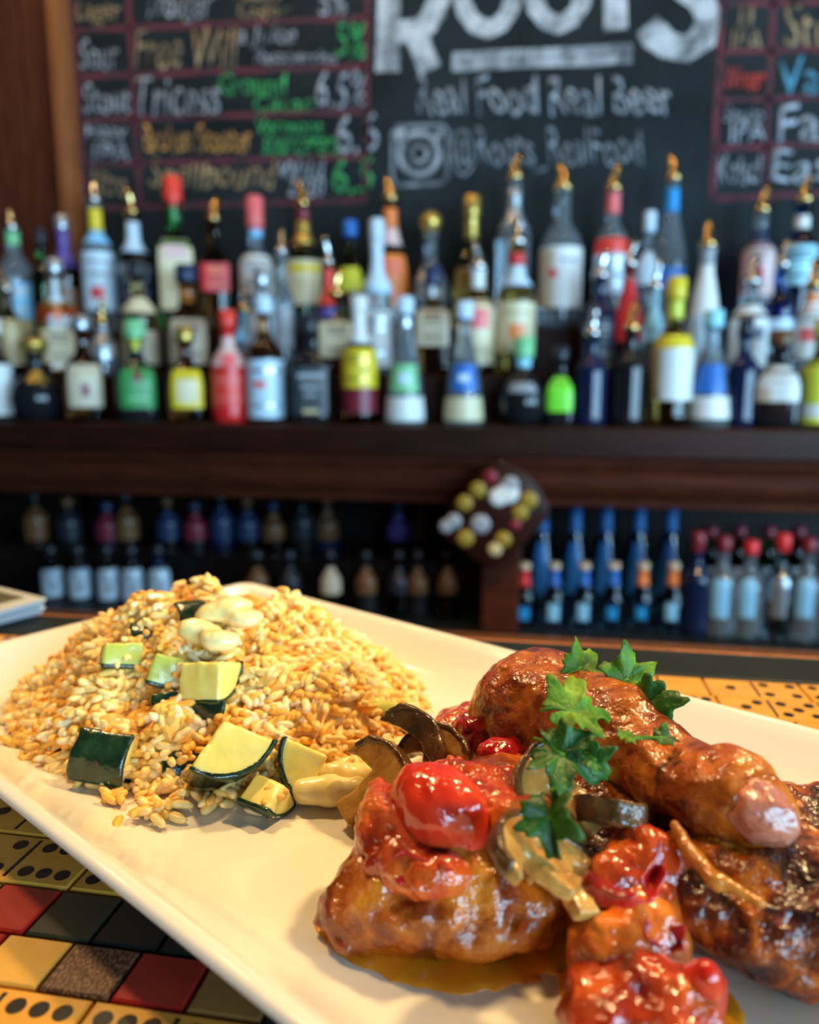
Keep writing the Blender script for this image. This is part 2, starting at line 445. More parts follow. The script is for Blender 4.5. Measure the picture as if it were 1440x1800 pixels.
bbp(bbox_obj('divider_post', (px0, px1, 1.46, 1.80, LS_Z, 1.04), M['red_wood'], bevel=0.004))
bbp(bbox_obj('end_post', (X0 - 0.06, X0, 1.45, 1.83, 0.0, 1.16), M['red_wood']))
bbp(bbox_obj('end_post', (X1, X1 + 0.06, 1.45, 1.83, 0.0, 1.16), M['red_wood']))

# ================================================================== bottles
SHAPES = {  # (height fraction, radius fraction) of the glass; power of the cross-section
 'std':    ([(0,.90),(.012,1),(.56,1),(.62,.96),(.68,.80),(.73,.55),(.77,.40),(.83,.37),(.955,.36),(.957,.42),(1,.42)], 2),
 'tall':   ([(0,.92),(.012,1),(.60,1),(.66,.93),(.71,.70),(.75,.46),(.79,.40),(.955,.38),(.957,.45),(1,.45)], 2),
 'slope':  ([(0,.92),(.012,1),(.42,1),(.52,.92),(.64,.68),(.74,.47),(.82,.38),(.955,.36),(.957,.42),(1,.42)], 2),
 'square': ([(0,.90),(.012,1),(.60,1),(.66,.93),(.70,.72),(.73,.45),(.78,.38),(.955,.36),(.957,.44),(1,.44)], 7),
 'squat':  ([(0,.88),(.02,1),(.40,1.04),(.54,1),(.64,.80),(.70,.46),(.76,.36),(.94,.34),(.945,.44),(1,.44)], 3),
 'cone':   ([(0,1),(.012,1.06),(.10,1.06),(.40,.88),(.60,.68),(.72,.52),(.80,.40),(.95,.36),(.955,.42),(1,.42)], 2),
 'round':  ([(0,.60),(.03,.80),(.15,1.02),(.33,1.1),(.52,.98),(.64,.62),(.70,.40),(.76,.33),(.94,.32),(.945,.42),(1,.42)], 2),
}
def prof_r(prof, z):
    return float(np.interp(z, [p[0] for p in prof], [p[1] for p in prof]))
def sup(a, n):
    c, s = abs(math.cos(a)), abs(math.sin(a))
    return (c**n + s**n) ** (-1.0/n)
def lathe(name, rings, m, n=24, power=2, a0=None, a1=None, thick=0.0):
    """rings: [(r, z)]; full turn, or a patch between two angles"""
    v = []; f = []
    full = a0 is None
    k = n if full else n + 1
    for r, z in rings:
        for i in range(k):
            a = 2*math.pi*i/n if full else a0 + (a1-a0)*i/n
            q = r * (sup(a, power) if power != 2 else 1)
            v.append((q*math.cos(a), q*math.sin(a), z))
    for j in range(len(rings)-1):
        for i in range(n):
            b = (i+1) % k if full else i+1
            f.append((j*k+i, j*k+b, (j+1)*k+b, (j+1)*k+i))
    if full:
        f.append(tuple(range(k))[::-1]); f.append(tuple(range((len(rings)-1)*k, len(rings)*k)))
    return mesh(name, v, f, m)
def pourer_mesh(m, L, r):
    pts = [(0,0,-0.004),(0,0,0.010),(0,0,0.011),(0,0,0.018),(0.002,0,0.028),(0.006,0,L*0.75),(0.010,0,L)]
    rad = [r*1.15, r*1.15, r*0.75, r*0.62, r*0.55, r*0.46, r*0.38]
    v, f = tube_vf(pts, rad, 10)
    return mesh('pourer', v, f, m)
def bottle(px, ytop, wpx, row, shape, gm, stop, labels, necks, label, ybase=None, y=None, z=None, group=None, tilt=0.0):
    Y = y if y is not None else ROWY[row]
    Z = z if z is not None else ROWZ[row]
    mid = ony(px, 640, Y)
    top = ony(px, ytop, Y).z
    depth = (mid - CAM).dot(FWD)
    R = wpx * depth / F_PX / 2
    H = top - Z
    pour = 0.0
    if stop[0] == 'pour': pour = 0.052
    elif stop[0] in ('cap', 'ball'): pour = stop[2] * depth / F_PX
    Hg = H - pour
    prof, power = SHAPES[shape]
    rt = root('bottle', label, 'bottle', (mid.x, Y, Z), group=group)
    facing = math.atan2(-Y, -mid.x)          # towards the guest side
    rt.rotation_euler = (0, 0, facing + math.pi/2 + tilt)
    A0 = -math.pi/2
    if power != 2: R = R / 1.0
    Rs = R
    fin = []
    for (z0, r0), (z1, r1) in zip(prof[:-1], prof[1:]):
        n = max(1, int((z1-z0)*16))
        for i in range(n): t = i/n; fin.append((Rs*(r0+(r1-r0)*t), Hg*(z0+(z1-z0)*t)))
    fin.append((Rs*prof[-1][1], Hg))
    obj('glass', lathe('glass', fin, M[gm], 28, power), rt)
    def zfrac(py): return (ony(px, py, Y - R).z - Z)
    for lb in labels:
        y0, y1, c = lb[0], lb[1], lb[2]
        wf = lb[3] if len(lb) > 3 else 0.95
        za, zb = max(zfrac(y1), 0.004), min(zfrac(y0), Hg*0.98)
        if zb - za < 0.004: continue
        n = 8
        half = math.asin(min(1, wf)) if power == 2 else math.radians(44)
        rings = [(Rs*prof_r(prof, (za+(zb-za)*i/n)/Hg) + 0.0007, za+(zb-za)*i/n) for i in range(n+1)]
        lo = obj('label', lathe('label', rings, M['l_'+c], 16, power, A0-half, A0+half), rt)
        if len(lb) > 4:
            for (u0, u1, v0, v1, ec) in lb[4]:
                zz0, zz1 = za+(zb-za)*v0, za+(zb-za)*v1
                rg = [(Rs*prof_r(prof, (zz0+(zz1-zz0)*i/3)/Hg) + 0.0013, zz0+(zz1-zz0)*i/3) for i in range(4)]
                obj('print', lathe('print', rg, M['l_'+ec], 8, power, A0-half+2*half*u0, A0-half+2*half*u1), lo)
    for y0, y1, c in necks:
        za, zb = zfrac(y1), min(zfrac(y0), Hg + 0.001)
        if zb - za < 0.003: continue
        n = 5
        rings = [(Rs*prof_r(prof, (za+(zb-za)*i/n)/Hg) + 0.0009, za+(zb-za)*i/n) for i in range(n+1)]
        obj('neck_sleeve', lathe('neck_sleeve', rings, M['l_'+c], 20, power if power == 2 else 2), rt)
    nr = Rs * prof[-1][1]
    if stop[0] == 'pour':
        o = obj('pourer', pourer_mesh(M[stop[1]], pour, nr), rt, (0, 0, Hg), (0, 0, rnd.uniform(0, 6.28)))
    elif stop[0] == 'cap':
        h = pour
        obj('cap', lathe('cap', [(nr*1.06, -h*0.25), (nr*1.12, 0), (nr*1.12, h*0.92), (nr*0.95, h)], M[stop[1]], 18), rt, (0, 0, Hg))
    elif stop[0] == 'ball':
        h = pour
        obj('stopper', lathe('stopper', [(nr*0.8, -h*0.1), (nr*0.9, 0), (nr*1.25, h*0.2), (nr*1.5, h*0.5), (nr*1.25, h*0.82), (nr*0.5, h)], M[stop[1]], 18), rt, (0, 0, Hg))
    return rt
TXT = lambda c, e=None: [(.2,.8,.78,.86,c), (.25,.75,.64,.70,c)] + ([(.38,.62,.25,.55,e)] if e else [(.2,.8,.2,.26,c)])
BR = ('pour', 'brass'); ST = ('pour', 'steel')
def cap(c, h=22): return ('cap', 'l_'+c, h)
B = [
 # ---- back step
 (40,362,58,3,'std','g_clear',ST,[(495,560,'sky',.8,TXT('white')),(560,612,'tan')],[(400,425,'mint')],'clear bottle with pale blue and tan labels, leftmost on the back step'),
 (88,400,42,3,'std','g_green',cap('black'),[],[],'bright green glass bottle without a label near the boarded wood panel'),
 (126,378,48,3,'std','g_brown',cap('silver',20),[(505,575,'brown')],[(398,466,'purple')],'dark bottle with a purple neck sleeve and silver cap'),
 (184,312,54,3,'tall','g_clear',ST,[(440,545,'blue_white',.97,[(.3,.6,.2,.4,'red'),(.15,.85,.8,.86,'grey'),(.2,.8,.6,.66,'grey')])],[(360,400,'yellow'),(401,425,'sky')],'clear bottle with yellow neck foil and pale blue label with red emblem'),
 (247,334,56,3,'std','g_amber',BR,[(462,480,'silver'),(480,525,'navy',.97,TXT('grey'))],[(384,440,'blue_white')],'amber bottle with a white neck band and dark navy label'),
 (318,310,62,3,'square','g_green',cap('scarlet',40),[(418,545,'cream',.97,[(.15,.85,.72,.92,'pink'),(.2,.8,.5,.55,'tan'),(.2,.8,.3,.35,'tan')])],[(352,386,'green')],'green bottle with a bright red cap and large cream label'),
 (385,345,52,3,'square','g_brown',BR,[(462,512,'red',.97,TXT('orange'))],[],'dark square whisky bottle with a red label on the back step'),
 (456,345,58,3,'tall','g_clear',cap('coral',44),[(445,515,'white',.97,TXT('grey'))],[(392,412,'sky')],'clear bottle with a coral red cap and plain white label'),
 (538,318,60,3,'std','g_green',BR,[(455,535,'cream',.97,[(.1,.9,.72,.9,'yellow'),(.2,.8,.45,.52,'tan'),(.2,.8,.3,.34,'tan')])],[(360,382,'maroon'),(383,425,'gold')],'green whiskey bottle with gold and maroon neck and cream yellow label'),
 (618,388,52,3,'slope','g_olive',cap('blue',22),[(468,512,'lemon',.9)],[],'olive green bottle with blue cap and yellow green label'),
 (687,308,60,3,'slope','g_amber',BR,[(445,540,'orange',.97,TXT('coral'))],[(360,395,'orange'),(396,428,'pink')],'bottle with orange label and orange and white neck wrap'),
 (756,372,60,3,'round','g_clear',('ball','l_gold',34),[(470,522,'silver',.7)],[],'clear decanter bottle with a round gold ball stopper'),
 (826,344,60,3,'slope','g_gold',cap('gold',30),[(470,560,'gold',.9,TXT('brown'))],[(372,415,'gold')],'golden bottle with gold foil capsule and gold label'),
 (898,270,58,3,'tall','g_clear',BR,[],[(324,400,'silver')],'tall clear bottle with silver neck wrap and no label'),
 (980,288,72,3,'std','g_clear',BR,[(432,540,'white',.99,[(.0,.4,.0,.95,'beige'),(.3,.45,.5,.62,'red'),(.5,.85,.75,.8,'grey')])],[],'wide clear bottle with a large white and beige label with red dot'),
 (1066,288,56,3,'tall','g_clear',BR,[(418,445,'scarlet'),(445,515,'blue_white',.97,TXT('silver'))],[(332,372,'coral')],'clear bottle with coral neck and white label topped by red band'),
 (1130,372,44,3,'std','g_clear',cap('blue_white',28),[(440,500,'blue_white',.7)],[],'slim clear bottle with a pale cap left of the blue-necked bottle'),
 (1166,270,58,3,'slope','g_clear',BR,[(470,505,'blue',.9)],[(326,368,'azure')],'tall clear bottle with a bright blue neck wrap'),
 (1320,326,54,3,'tall','g_clear',BR,[(425,520,'pink',.95,TXT('grey','red'))],[(400,440,'navy')],'clear bottle with navy neck and pink and white label'),
 (1390,308,58,3,'tall','g_blue',BR,[(430,500,'aqua',.95,TXT('navy'))],[(376,398,'white')],'cobalt blue bottle with pale aqua label near the right edge'),
 (1440,392,54,3,'std','g_clear',cap('orange',42),[(470,540,'blue_white')],[],'clear bottle with an orange cap, rightmost on the back step'),
 # ---- middle step
 (22,470,46,2,'std','g_brown',ST,[(560,640,'tan')],[],'brown bottle with a tan label at the left edge of the middle step'),
 (107,455,62,2,'square','g_amber',cap('silver',20),[(578,638,'tan',.97,TXT('brown'))],[(484,540,'blue_white'),(541,562,'orange')],'square amber bottle with tan label and white and orange neck'),
 (184,528,52,2,'std','g_clear',BR,[(568,630,'silver',.97,TXT('grey'))],[],'clear bottle with silver grey label on the middle step'),
 (250,455,60,2,'std','g_gold',cap('black',24),[(520,548,'cream'),(580,640,'beige')],[],'golden bottle with narrow cream shoulder band on the middle step'),
 (334,465,74,2,'squat','g_amber',cap('navy',24),[(560,640,'beige',.9,TXT('brown'))],[],'broad amber brandy bottle with navy cap and beige label'),
 (432,505,40,2,'tall','g_clear',BR,[(530,600,'sky',.8)],[],'slim clear bottle with a light blue strip label'),
 (464,470,58,2,'std','g_clear',cap('silver',26),[(525,605,'blue_white',.97,TXT('silver'))],[],'clear bottle with a plain bluish white label behind the white-labelled rum'),
 (500,400,40,2,'tall','g_clear',ST,[(540,610,'grey',.8)],[],'slim clear bottle with grey label left of the cream-labelled green bottle'),
 (580,418,36,2,'tall','g_red',ST,[(470,535,'scarlet',.99)],[(540,560,'purple')],'small bottle with a bright scarlet label'),
 (592,475,64,2,'square','g_brown',BR,[(565,628,'cream',.97,TXT('brown'))],[],'square brown bottle with wide cream label on the middle step'),
 (664,385,50,2,'tall','g_clear',cap('blue_white',30),[(545,645,'white',.97,TXT('silver'))],[(420,515,'blue_white')],'white-necked bottle with tall white label'),
 (760,468,62,2,'square','g_amber',cap('navy',26),[(540,608,'beige',.97,TXT('brown'))],[(500,520,'blue_white')],'square amber bottle with beige label and navy cap'),
 (838,425,62,2,'std','g_amber',ST,[(525,640,'cream',.97,[(.4,.75,.55,.85,'coral'),(.2,.8,.2,.26,'tan')])],[(440,505,'white')],'amber bottle with tall cream label bearing a red figure'),
 (905,382,68,2,'std','g_gold',ST,[(530,618,'cream',.97,[(.38,.68,.25,.55,'orange'),(.2,.8,.75,.82,'tan')])],[(440,462,'red'),(463,500,'blue_white')],'gold rum bottle with cream label bearing an orange sun'),
 (1050,440,60,2,'std','g_navy',ST,[(560,640,'navy',.97,TXT('grey'))],[],'navy bottle with dark label on the middle step'),
 (1100,420,56,2,'slope','g_red',ST,[(490,600,'red',.85)],[],'red bottle on the middle step between blue highlights'),
 (1146,460,52,2,'std','g_clear',ST,[(480,600,'aqua',.5,TXT('grey'))],[],'clear bottle with a narrow aqua strip label'),
 (1232,385,62,2,'cone','solid_white',BR,[(550,630,'blue_white')],[(430,462,'grey')],'white tapered bottle with a dark collar and brass pourer'),
 (1312,450,64,2,'std','g_clear',ST,[(535,645,'white',.97,[(.3,.8,.45,.65,'navy'),(.1,.9,.8,.86,'brown')])],[],'clear bottle with big white label with a dark blue picture'),
 (1362,420,50,2,'tall','g_blue',ST,[(560,620,'blue_white')],[],'deep blue bottle on the middle step near the right edge'),
 (1420,455,64,2,'std','g_clear',BR,[(510,630,'white',.97,[(.0,1,.75,.98,'orange'),(.3,.7,.25,.45,'coral')])],[],'bottle with white label banded in orange at the right edge'),
 # ---- front row
 (-4,560,44,1,'std','g_black',cap('white'),[(640,730,'white')],[],'dark bottle with a white label cut by the left picture edge'),
 (62,592,82,1,'round','g_black',('ball','l_gold',26),[(650,672,'gold',.5)],[],'round black bottle with a golden medallion, front row left'),
 (147,555,68,1,'squat','g_brown',cap('silver',20),[(640,716,'beige',.8,TXT('tan','maroon'))],[],'squat dark bottle with a rounded beige label'),
 (240,562,72,1,'squat','g_black',cap('mint',28),[(640,718,'green',.85,[(.4,.6,.6,.85,'maroon'),(.2,.8,.2,.26,'mint')])],[(592,615,'lemon')],'squat dark bottle with a green label'),
 (327,575,66,1,'squat','g_brown',cap('gold',20),[(650,718,'yellow',.8,[(.2,.8,.15,.75,'cream')])],[],'squat dark bottle with a yellow and cream label'),
 (402,545,62,1,'std','solid_red',cap('scarlet',24),[(592,650,'pink',.9,[(.3,.7,.1,.5,'coral'),(.0,1,.0,.1,'red')]),(655,715,'scarlet',.97,TXT('coral'))],[],'all red bottle with a red cap and pink upper label'),
 (466,520,66,1,'std','g_amber',cap('blue_white',24),[(632,735,'blue_white',.97,[(.25,.5,.52,.64,'coral'),(.2,.8,.78,.84,'silver'),(.2,.8,.2,.24,'silver')])],[],'brown rum bottle with a large bluish white label with red mark'),
 (545,552,64,1,'square','g_black',cap('black',26),[(645,728,'black',.97,[(.12,.88,.76,.86,'grey'),(.2,.8,.55,.62,'grey'),(.3,.7,.38,.44,'grey'),(.25,.75,.02,.1,'tan')])],[],'square black bottle with a black and grey label'),
 (632,520,62,1,'std','g_brown',cap('white',22),[(612,682,'yellow',.99,TXT('gold')),(684,726,'maroon',.99)],[(545,602,'white')],'bottle with a bright yellow shoulder and maroon label'),
 (712,522,66,1,'cone','g_clear',cap('blue_white',24),[(640,690,'mint',.75,[(.3,.7,.3,.7,'blue_white')]),(698,740,'white',.97)],[(555,575,'silver')],'cone-shaped clear bottle with green label above a white one'),
 (816,530,66,1,'cone','g_clear',cap('blue_white',24),[(640,688,'blue',.75,[(.3,.7,.35,.65,'blue_white')]),(698,740,'cream',.97)],[],'cone-shaped clear bottle with blue label above a cream one'),
 (920,592,78,1,'round','g_black',cap('mint',30),[(672,690,'grey',.6)],[(622,645,'aqua')],'round dark grey bottle with a mint green cap'),
 (986,608,54,1,'squat','g_black',cap('black',20),[(662,724,'lime',.97)],[],'small dark bottle with a vivid lime green label'),
 (1040,540,56,1,'tall','g_navy',ST,[],[],'navy glass bottle without a label right of the lime green label'),
 (1108,530,58,1,'tall','g_black',BR,[],[],'black glass bottle without a label in the front row'),
 (1182,488,72,1,'std','g_gold',cap('yellow',30),[(588,612,'yellow'),(612,704,'white',.97,[(.0,.3,.0,.98,'tan'),(.1,.3,.05,.2,'gold')])],[(520,558,'lemon')],'gold bottle with yellow cap and white and gold label'),
 (1250,545,70,1,'cone','g_clear',cap('aqua',24),[(640,692,'blue',.8),(697,736,'white',.97)],[],'cone-shaped clear bottle with blue label above a white one'),
 (1308,560,54,1,'std','g_navy',cap('black',22),[],[],'dark navy bottle without a label left of the broad white-labelled one'),
 (1371,580,84,1,'squat','g_black',cap('brown',22),[(642,706,'white',.97,[(.0,.35,.0,.98,'beige')])],[],'broad dark bottle with a plain white and beige label'),
 (1442,560,64,1,'std','g_olive',cap('lemon',24),[(632,745,'lemon',.99,[(.2,.8,.1,.3,'white')])],[],'bottle with a lime yellow label cut by the right picture edge'),
]
for b in B: bottle(*b)

# ---- bottles in the open cabinets under the shelf
ly1, ly2 = 1.50, 1.66
def low(px, ytop, wpx, y, z, shape, gm, stop, labels, necks, label, group=None):
    bottle(px, ytop, wpx, 1, shape, gm, stop, labels, necks, label, y=y, z=z, group=group)
LG = 'bottles in the lower left cabinet'
for i, (px, gm) in enumerate([(62,'g_brown'),(112,'g_black'),(165,'g_amber'),(210,'g_black'),(259,'g_navy')]):
    ordn = ['leftmost', 'second', 'third', 'fourth', 'last'][i]
    low(px, 958, 40, 1.555, LS_Z, 'std', gm, cap('black', 14), [(1002, 1056, 'blue_white', .9, TXT('silver', 'grey'))], [],
        '%s of five dark bottles with pale labels low in the left cabinet' % ordn, LG)
names = ['brown','black','maroon','brown','navy','maroon','navy','navy','brown','black','brown','purple','brown']  # label colours darkened to paint in the cabinet's shade
xs_ = [40, 100, 170, 205, 280, 330, 378, 425, 472, 525, 570, 700, 745]
for i, (px, c) in enumerate(zip(xs_, names)):
    low(px, 872 - 6 + (i % 3) * 8, 44, 1.68, LS_Z + 0.105, 'std', ['g_brown','g_black','g_navy','g_brown'][i % 4], cap(['black','brown','navy'][i % 3], 12),
        [(894 + (i % 3) * 6, 950, c, .9)], [], '%s bottle from the left on the raised back row of the left cabinet' % ['first','second','third','fourth','fifth','sixth','seventh','eighth','ninth','tenth','eleventh','twelfth','thirteenth'][i], LG)
for i, (px, c) in enumerate([(440,'brown'),(500,'black'),(575,'beige'),(640,'brown'),(700,'black'),(735,'brown'),(790,'brown')]):  # mostly dark labels, the cabinet's shade put into their colour
    low(px, 968, 42, 1.555, LS_Z, 'std', ['g_brown','g_black'][i % 2], cap('black', 12), [(1000, 1045, c, .85)], [],
        '%s dim bottle left of the cabinet divider, counted from the left' % ['first','second','third','fourth','fifth','sixth','seventh'][i], LG)
RG = 'bottles in the lower right cabinet'
for i, (px, c) in enumerate([(932,'red'),(987,'blue'),(1042,'blue'),(1096,'blue'),(1150,'orange'),(1206,'orange')]):  # clear bottles: window light painted in as blue glass and blue labels
    low(px, 990, 44, 1.535, LS_Z, 'slope', 'g_ice', ('cap', 'l_beige', 9), [(1062, 1092, 'sky', .45)] if i in (1, 2, 5) else [(1068, 1090, 'azure', .4)], [(1002, 1034, c)],
        ['small pale blue bottle with a red neck beside the divider', 'small blue-necked bottle right after the red-necked one', 'small blue-necked bottle in the middle of its row',
         'small blue-necked bottle left of the orange-necked pair', 'small orange-necked bottle, left of the two', 'small orange-necked bottle, right of the two'][i], RG)
for i, px in enumerate([962, 1022, 1078, 1138, 1196]):
    low(px, 885 - (4 if i else 0), 56, 1.67, LS_Z, 'slope', 'g_ice', ('cap', 'l_navy', 8), [(955, 1045, 'cobalt', .45)], [(893, 940, 'cobalt')],
        '%s of the tall blue bottles behind the small-necked row' % ['leftmost', 'second', 'third', 'fourth', 'rightmost'][i], RG)
for i, (px, c) in enumerate([(1248,'maroon'),(1296,'maroon'),(1346,'red'),(1404,'red'),(1452,'maroon')]):  # white labels coloured sky blue to paint in the daylight on them
    low(px, 935 + (i*7) % 5 * 4, 54, 1.535, LS_Z, 'std', ['g_navy','g_clear','g_clear','g_pale','g_clear'][i], cap(c, 20), [(1020, 1088, 'sky' if i != 3 else 'silver', .5)] if i else [], [(958, 975, c)],
        ['dark unlabelled bottle right of the orange-necked ones', 'red-capped bottle with a bright sky blue label', 'red-capped bottle with a pale label, middle of the right group',
         'red-capped bottle with a wide pale label near the right edge', 'red-capped bottle cut by the right picture edge'][i], RG)
for i, px in enumerate([1270, 1322, 1376, 1430]):
    low(px, 925, 50, 1.66, LS_Z, 'std', ['g_green','g_brown','g_green','g_brown'][i], cap('maroon', 16), [(1000, 1060, 'grey', .7)], [],
        '%s of four dim bottles behind the red-capped ones' % ['first', 'second', 'third', 'fourth'][i], RG)

# ---- wooden paddle with caps, hanging in front of the cornice
pc = ony(866, 902, 1.415)
pd = root('cap_paddle', 'dark rounded paddle studded with brass and white caps in front of the cornice', 'paddle', (pc.x, 1.415, pc.z - 0.1))
sc_ = 1.44 / F_PX
def pad_outline():
    pts = []
    raw = [(-88,40),(-92,22),(-30,-62),(-8,-84),(20,-88),(60,-72),(88,-34),(98,-4),(88,14),(40,70),(18,92),(-4,96),(-30,84)]
    n = len(raw)
    for i in range(n):            # closed Catmull-Rom
        p0, p1, p2, p3 = raw[i-1], raw[i], raw[(i+1) % n], raw[(i+2) % n]
        for k in range(4):
            t = k/4
            pts.append(tuple(0.5*((2*b)+(-a+c)*t+(2*a-5*b+4*c-d)*t*t+(-a+3*b-3*c+d)*t**3) for a, b, c, d in zip(p0, p1, p2, p3)))
    return pts
ol = pad_outline(); n = len(ol)
v = []; f = []
for yy, sc2 in ((0.012, 0.96), (0.010, 1.0), (-0.008, 1.0), (-0.012, 0.95)):
    v += [(x*sc_*sc2, yy, -y_*sc_*sc2 + 0.1) for x, y_ in ol]
for j in range(3):
    for i in range(n): f.append((j*n+i, j*n+(i+1) % n, (j+1)*n+(i+1) % n, (j+1)*n+i))
f += [tuple(range(n))[::-1], tuple(range(3*n, 4*n))]
obj('paddle_body', mesh('paddle_body', v, f, M['dark_wood']), pd)
for x, y_, r, c in [(-25,-42,14,'ochre'),(-48,-18,14,'ochre'),(26,-38,19,'white'),(30,-52,15,'grey'),(10,-30,16,'white'),(62,-26,15,'ochre'),(48,-4,14,'ochre'),(-66,14,13,'grey'),(-80,24,12,'grey'),(-20,18,17,'grey'),(-46,44,15,'ochre'),(20,44,14,'ochre'),(6,62,12,'tan'),(-4,-64,13,'maroon'),(40,18,10,'maroon')]:
    rg = [(r*sc_, -0.001), (r*sc_*1.02, 0.001), (r*sc_*0.9, 0.004), (r*sc_*0.5, 0.0052), (0.0005, 0.0055)]
    obj('cap', lathe('cap', rg, M['l_'+c], 16), pd, (x*sc_, -0.0118, -y_*sc_ + 0.1), (math.radians(90), 0, 0))
v, f = tube_vf([(0.012, 0.006, 0.18), (0.014, 0.02, 0.20), (0.014, 0.045, 0.20)], [0.002]*3, 8)
obj('hook', mesh('hook', v, f, M['steel']), pd)

# ================================================================== bar counter inlaid with dominoes and tiles
S = 0.85
bc = root('bar_counter', 'bar counter inlaid with yellow dominoes and coloured square tiles under the platter', 'bar counter', (0, 0.2, 0))
def bcp(o): o.parent = bc; o.matrix_parent_inverse = Matrix.Translation(bc.location).inverted(); return o
CX0, CX1 = -1.7, 1.6
BAR_EDGE = 0.446 * S
bcp(bbox_obj('counter_top', (CX0, CX1, -0.16, BAR_EDGE, BZ - 0.055, BZ - 0.0035), M['counter_resin'], bevel=0.006))
bcp(bbox_obj('rubber_rail', (CX0, CX1, BAR_EDGE, 0.4165, BZ - 0.055, BZ + 0.0012), M['rubber'], bevel=0.002))
bcp(bbox_obj('counter_nosing', (CX0, CX1, 0.4165, 0.4215, BZ - 0.06, BZ + 0.0005), M['frame_wood'], bevel=0.0015))
bcp(box('counter_front', (CX0, CX1, 0.05, 0.30, 0.0, BZ - 0.055), M['dark_wood']))

DW, DL = 0.0263 * S, 0.0525 * S
g = 0.0005
dv, df = cbox_vf(-DL/2 + g, DL/2 - g, -DW/2 + g, DW/2 - g, -0.0040, 0.0, 0.0006)
domino_me = mesh('domino', dv, df, M['domino_ivory'], smooth=False)
PIPS = {0: [], 1: [(0, 0)], 2: [(-1, -1), (1, 1)], 3: [(-1, -1), (0, 0), (1, 1)], 4: [(-1, -1), (1, -1), (-1, 1), (1, 1)],
        5: [(-1, -1), (1, -1), (0, 0), (-1, 1), (1, 1)], 6: [(-1, -1), (0, -1), (1, -1), (-1, 1), (0, 1), (1, 1)]}
def disc(cx, cy, r, z0, z1, n=14):
    v = [(cx + r*math.cos(2*math.pi*i/n), cy + r*math.sin(2*math.pi*i/n), z) for z in (z0, z1) for i in range(n)]
    f = [tuple(range(n, 2*n))] + [(i, (i+1) % n, (i+1) % n + n, i + n) for i in range(n)]
    return v, f
pip_cache = {}
def pip_mesh(a, b):
    if (a, b) not in pip_cache:
        V = []; Fc = []
        for num, cx in ((a, -DL/4), (b, DL/4)):
            for i, j in PIPS[num]:
                v, f = disc(cx + i * DL * 0.135, j * DW * 0.26, DW * 0.105, -0.0004, 0.00012)
                k = len(V); V += v; Fc += [tuple(t + k for t in q) for q in f]
        if not V: pip_cache[(a, b)] = None
        else: pip_cache[(a, b)] = mesh('pips', V, Fc, M['pip_black'], smooth=False)
    return pip_cache[(a, b)]
bar_me = mesh('divider_line', *box_vf(-0.00055, 0.00055, -DW*0.40, DW*0.40, -0.0004, 0.00012), M['pip_black'], smooth=False)
def domino(x, y, a, b):
    o = obj('domino', domino_me, bc, (x - bc.location.x, y - bc.location.y, BZ + 0.0001 - bc.location.z))
    obj('divider_line', bar_me, o)
    pm = pip_mesh(a, b)
    if pm: obj('pips', pm, o)
D2 = 0.2105 * S
rows = [(D2 + DW*(k+0.5)) for k in range(9)]
phase = {0: -0.1815*S, 7: 0.1259*S, 8: 0.1240*S}
seen = {}
for k, yc in enumerate(rows):
    ph = phase.get(k, (0.0113*k) % DL)
    i0 = int((-0.62 - ph) / DL); i1 = int((0.42 - ph) / DL)
    for i in range(i0, i1 + 1):
        a, b = rnd.randint(0, 6), rnd.randint(0, 6)
        if k == 8 and i == 0: a, b = 1, 4
        if k == 8 and i == -1: a, b = 3, 0
        if k == 7 and i == 0: a, b = 3, 5
        if k == 7 and i == 1: a, b = 4, 6
        if k == 0 and i == 0: a, b = 5, 6
        if k == 0 and i == 1: a, b = 4, 2
        domino(ph + i*DL, yc, a, b)
for k in range(3):   # near rows
    yc = 0.1695*S - DW*(k + 0.5)
    ph = -0.145*S + k*0.013
    for i in range(int((-0.42 - ph)/DL), int((0.30 - ph)/DL) + 1):
        a, b = rnd.randint(1, 6), rnd.randint(1, 6)
        if k == 0 and i in (0, 1): a, b = (5, 6) if i == 0 else (6, 6)
        domino(ph + i*DL, yc, a, b)
TW = 0.0226 * S
tile_cols = [['tile_yellow', 'tile_brown', 'tile_red', 'tile_olive', 'tile_black', 'tile_yellow', 'tile_green', 'tile_red'],
             ['tile_red', 'tile_green', 'tile_black', 'tile_black', 'tile_yellow', 'tile_red', 'tile_brown', 'tile_olive']]
tiles = {}
for r_, (ya, yb) in enumerate([(0.1695*S, 0.189*S), (0.189*S, 0.2105*S)]):
    x = [-0.1605*S, -0.1790*S][r_]
    hy = (yb - ya)/2
    for i in range(-12, 22):
        c = tile_cols[r_][i % 8]
        if (c, r_) not in tiles:
            v, f = cbox_vf(-TW/2 + g, TW/2 - g, -hy + g, hy - g, -0.0036, 0.0, 0.0006)
            tiles[(c, r_)] = mesh('tile', v, f, M[c], smooth=False)
        obj('tile', tiles[(c, r_)], bc, (x + (i+0.5)*TW - bc.location.x, (ya+yb)/2 - bc.location.y, BZ - bc.location.z))

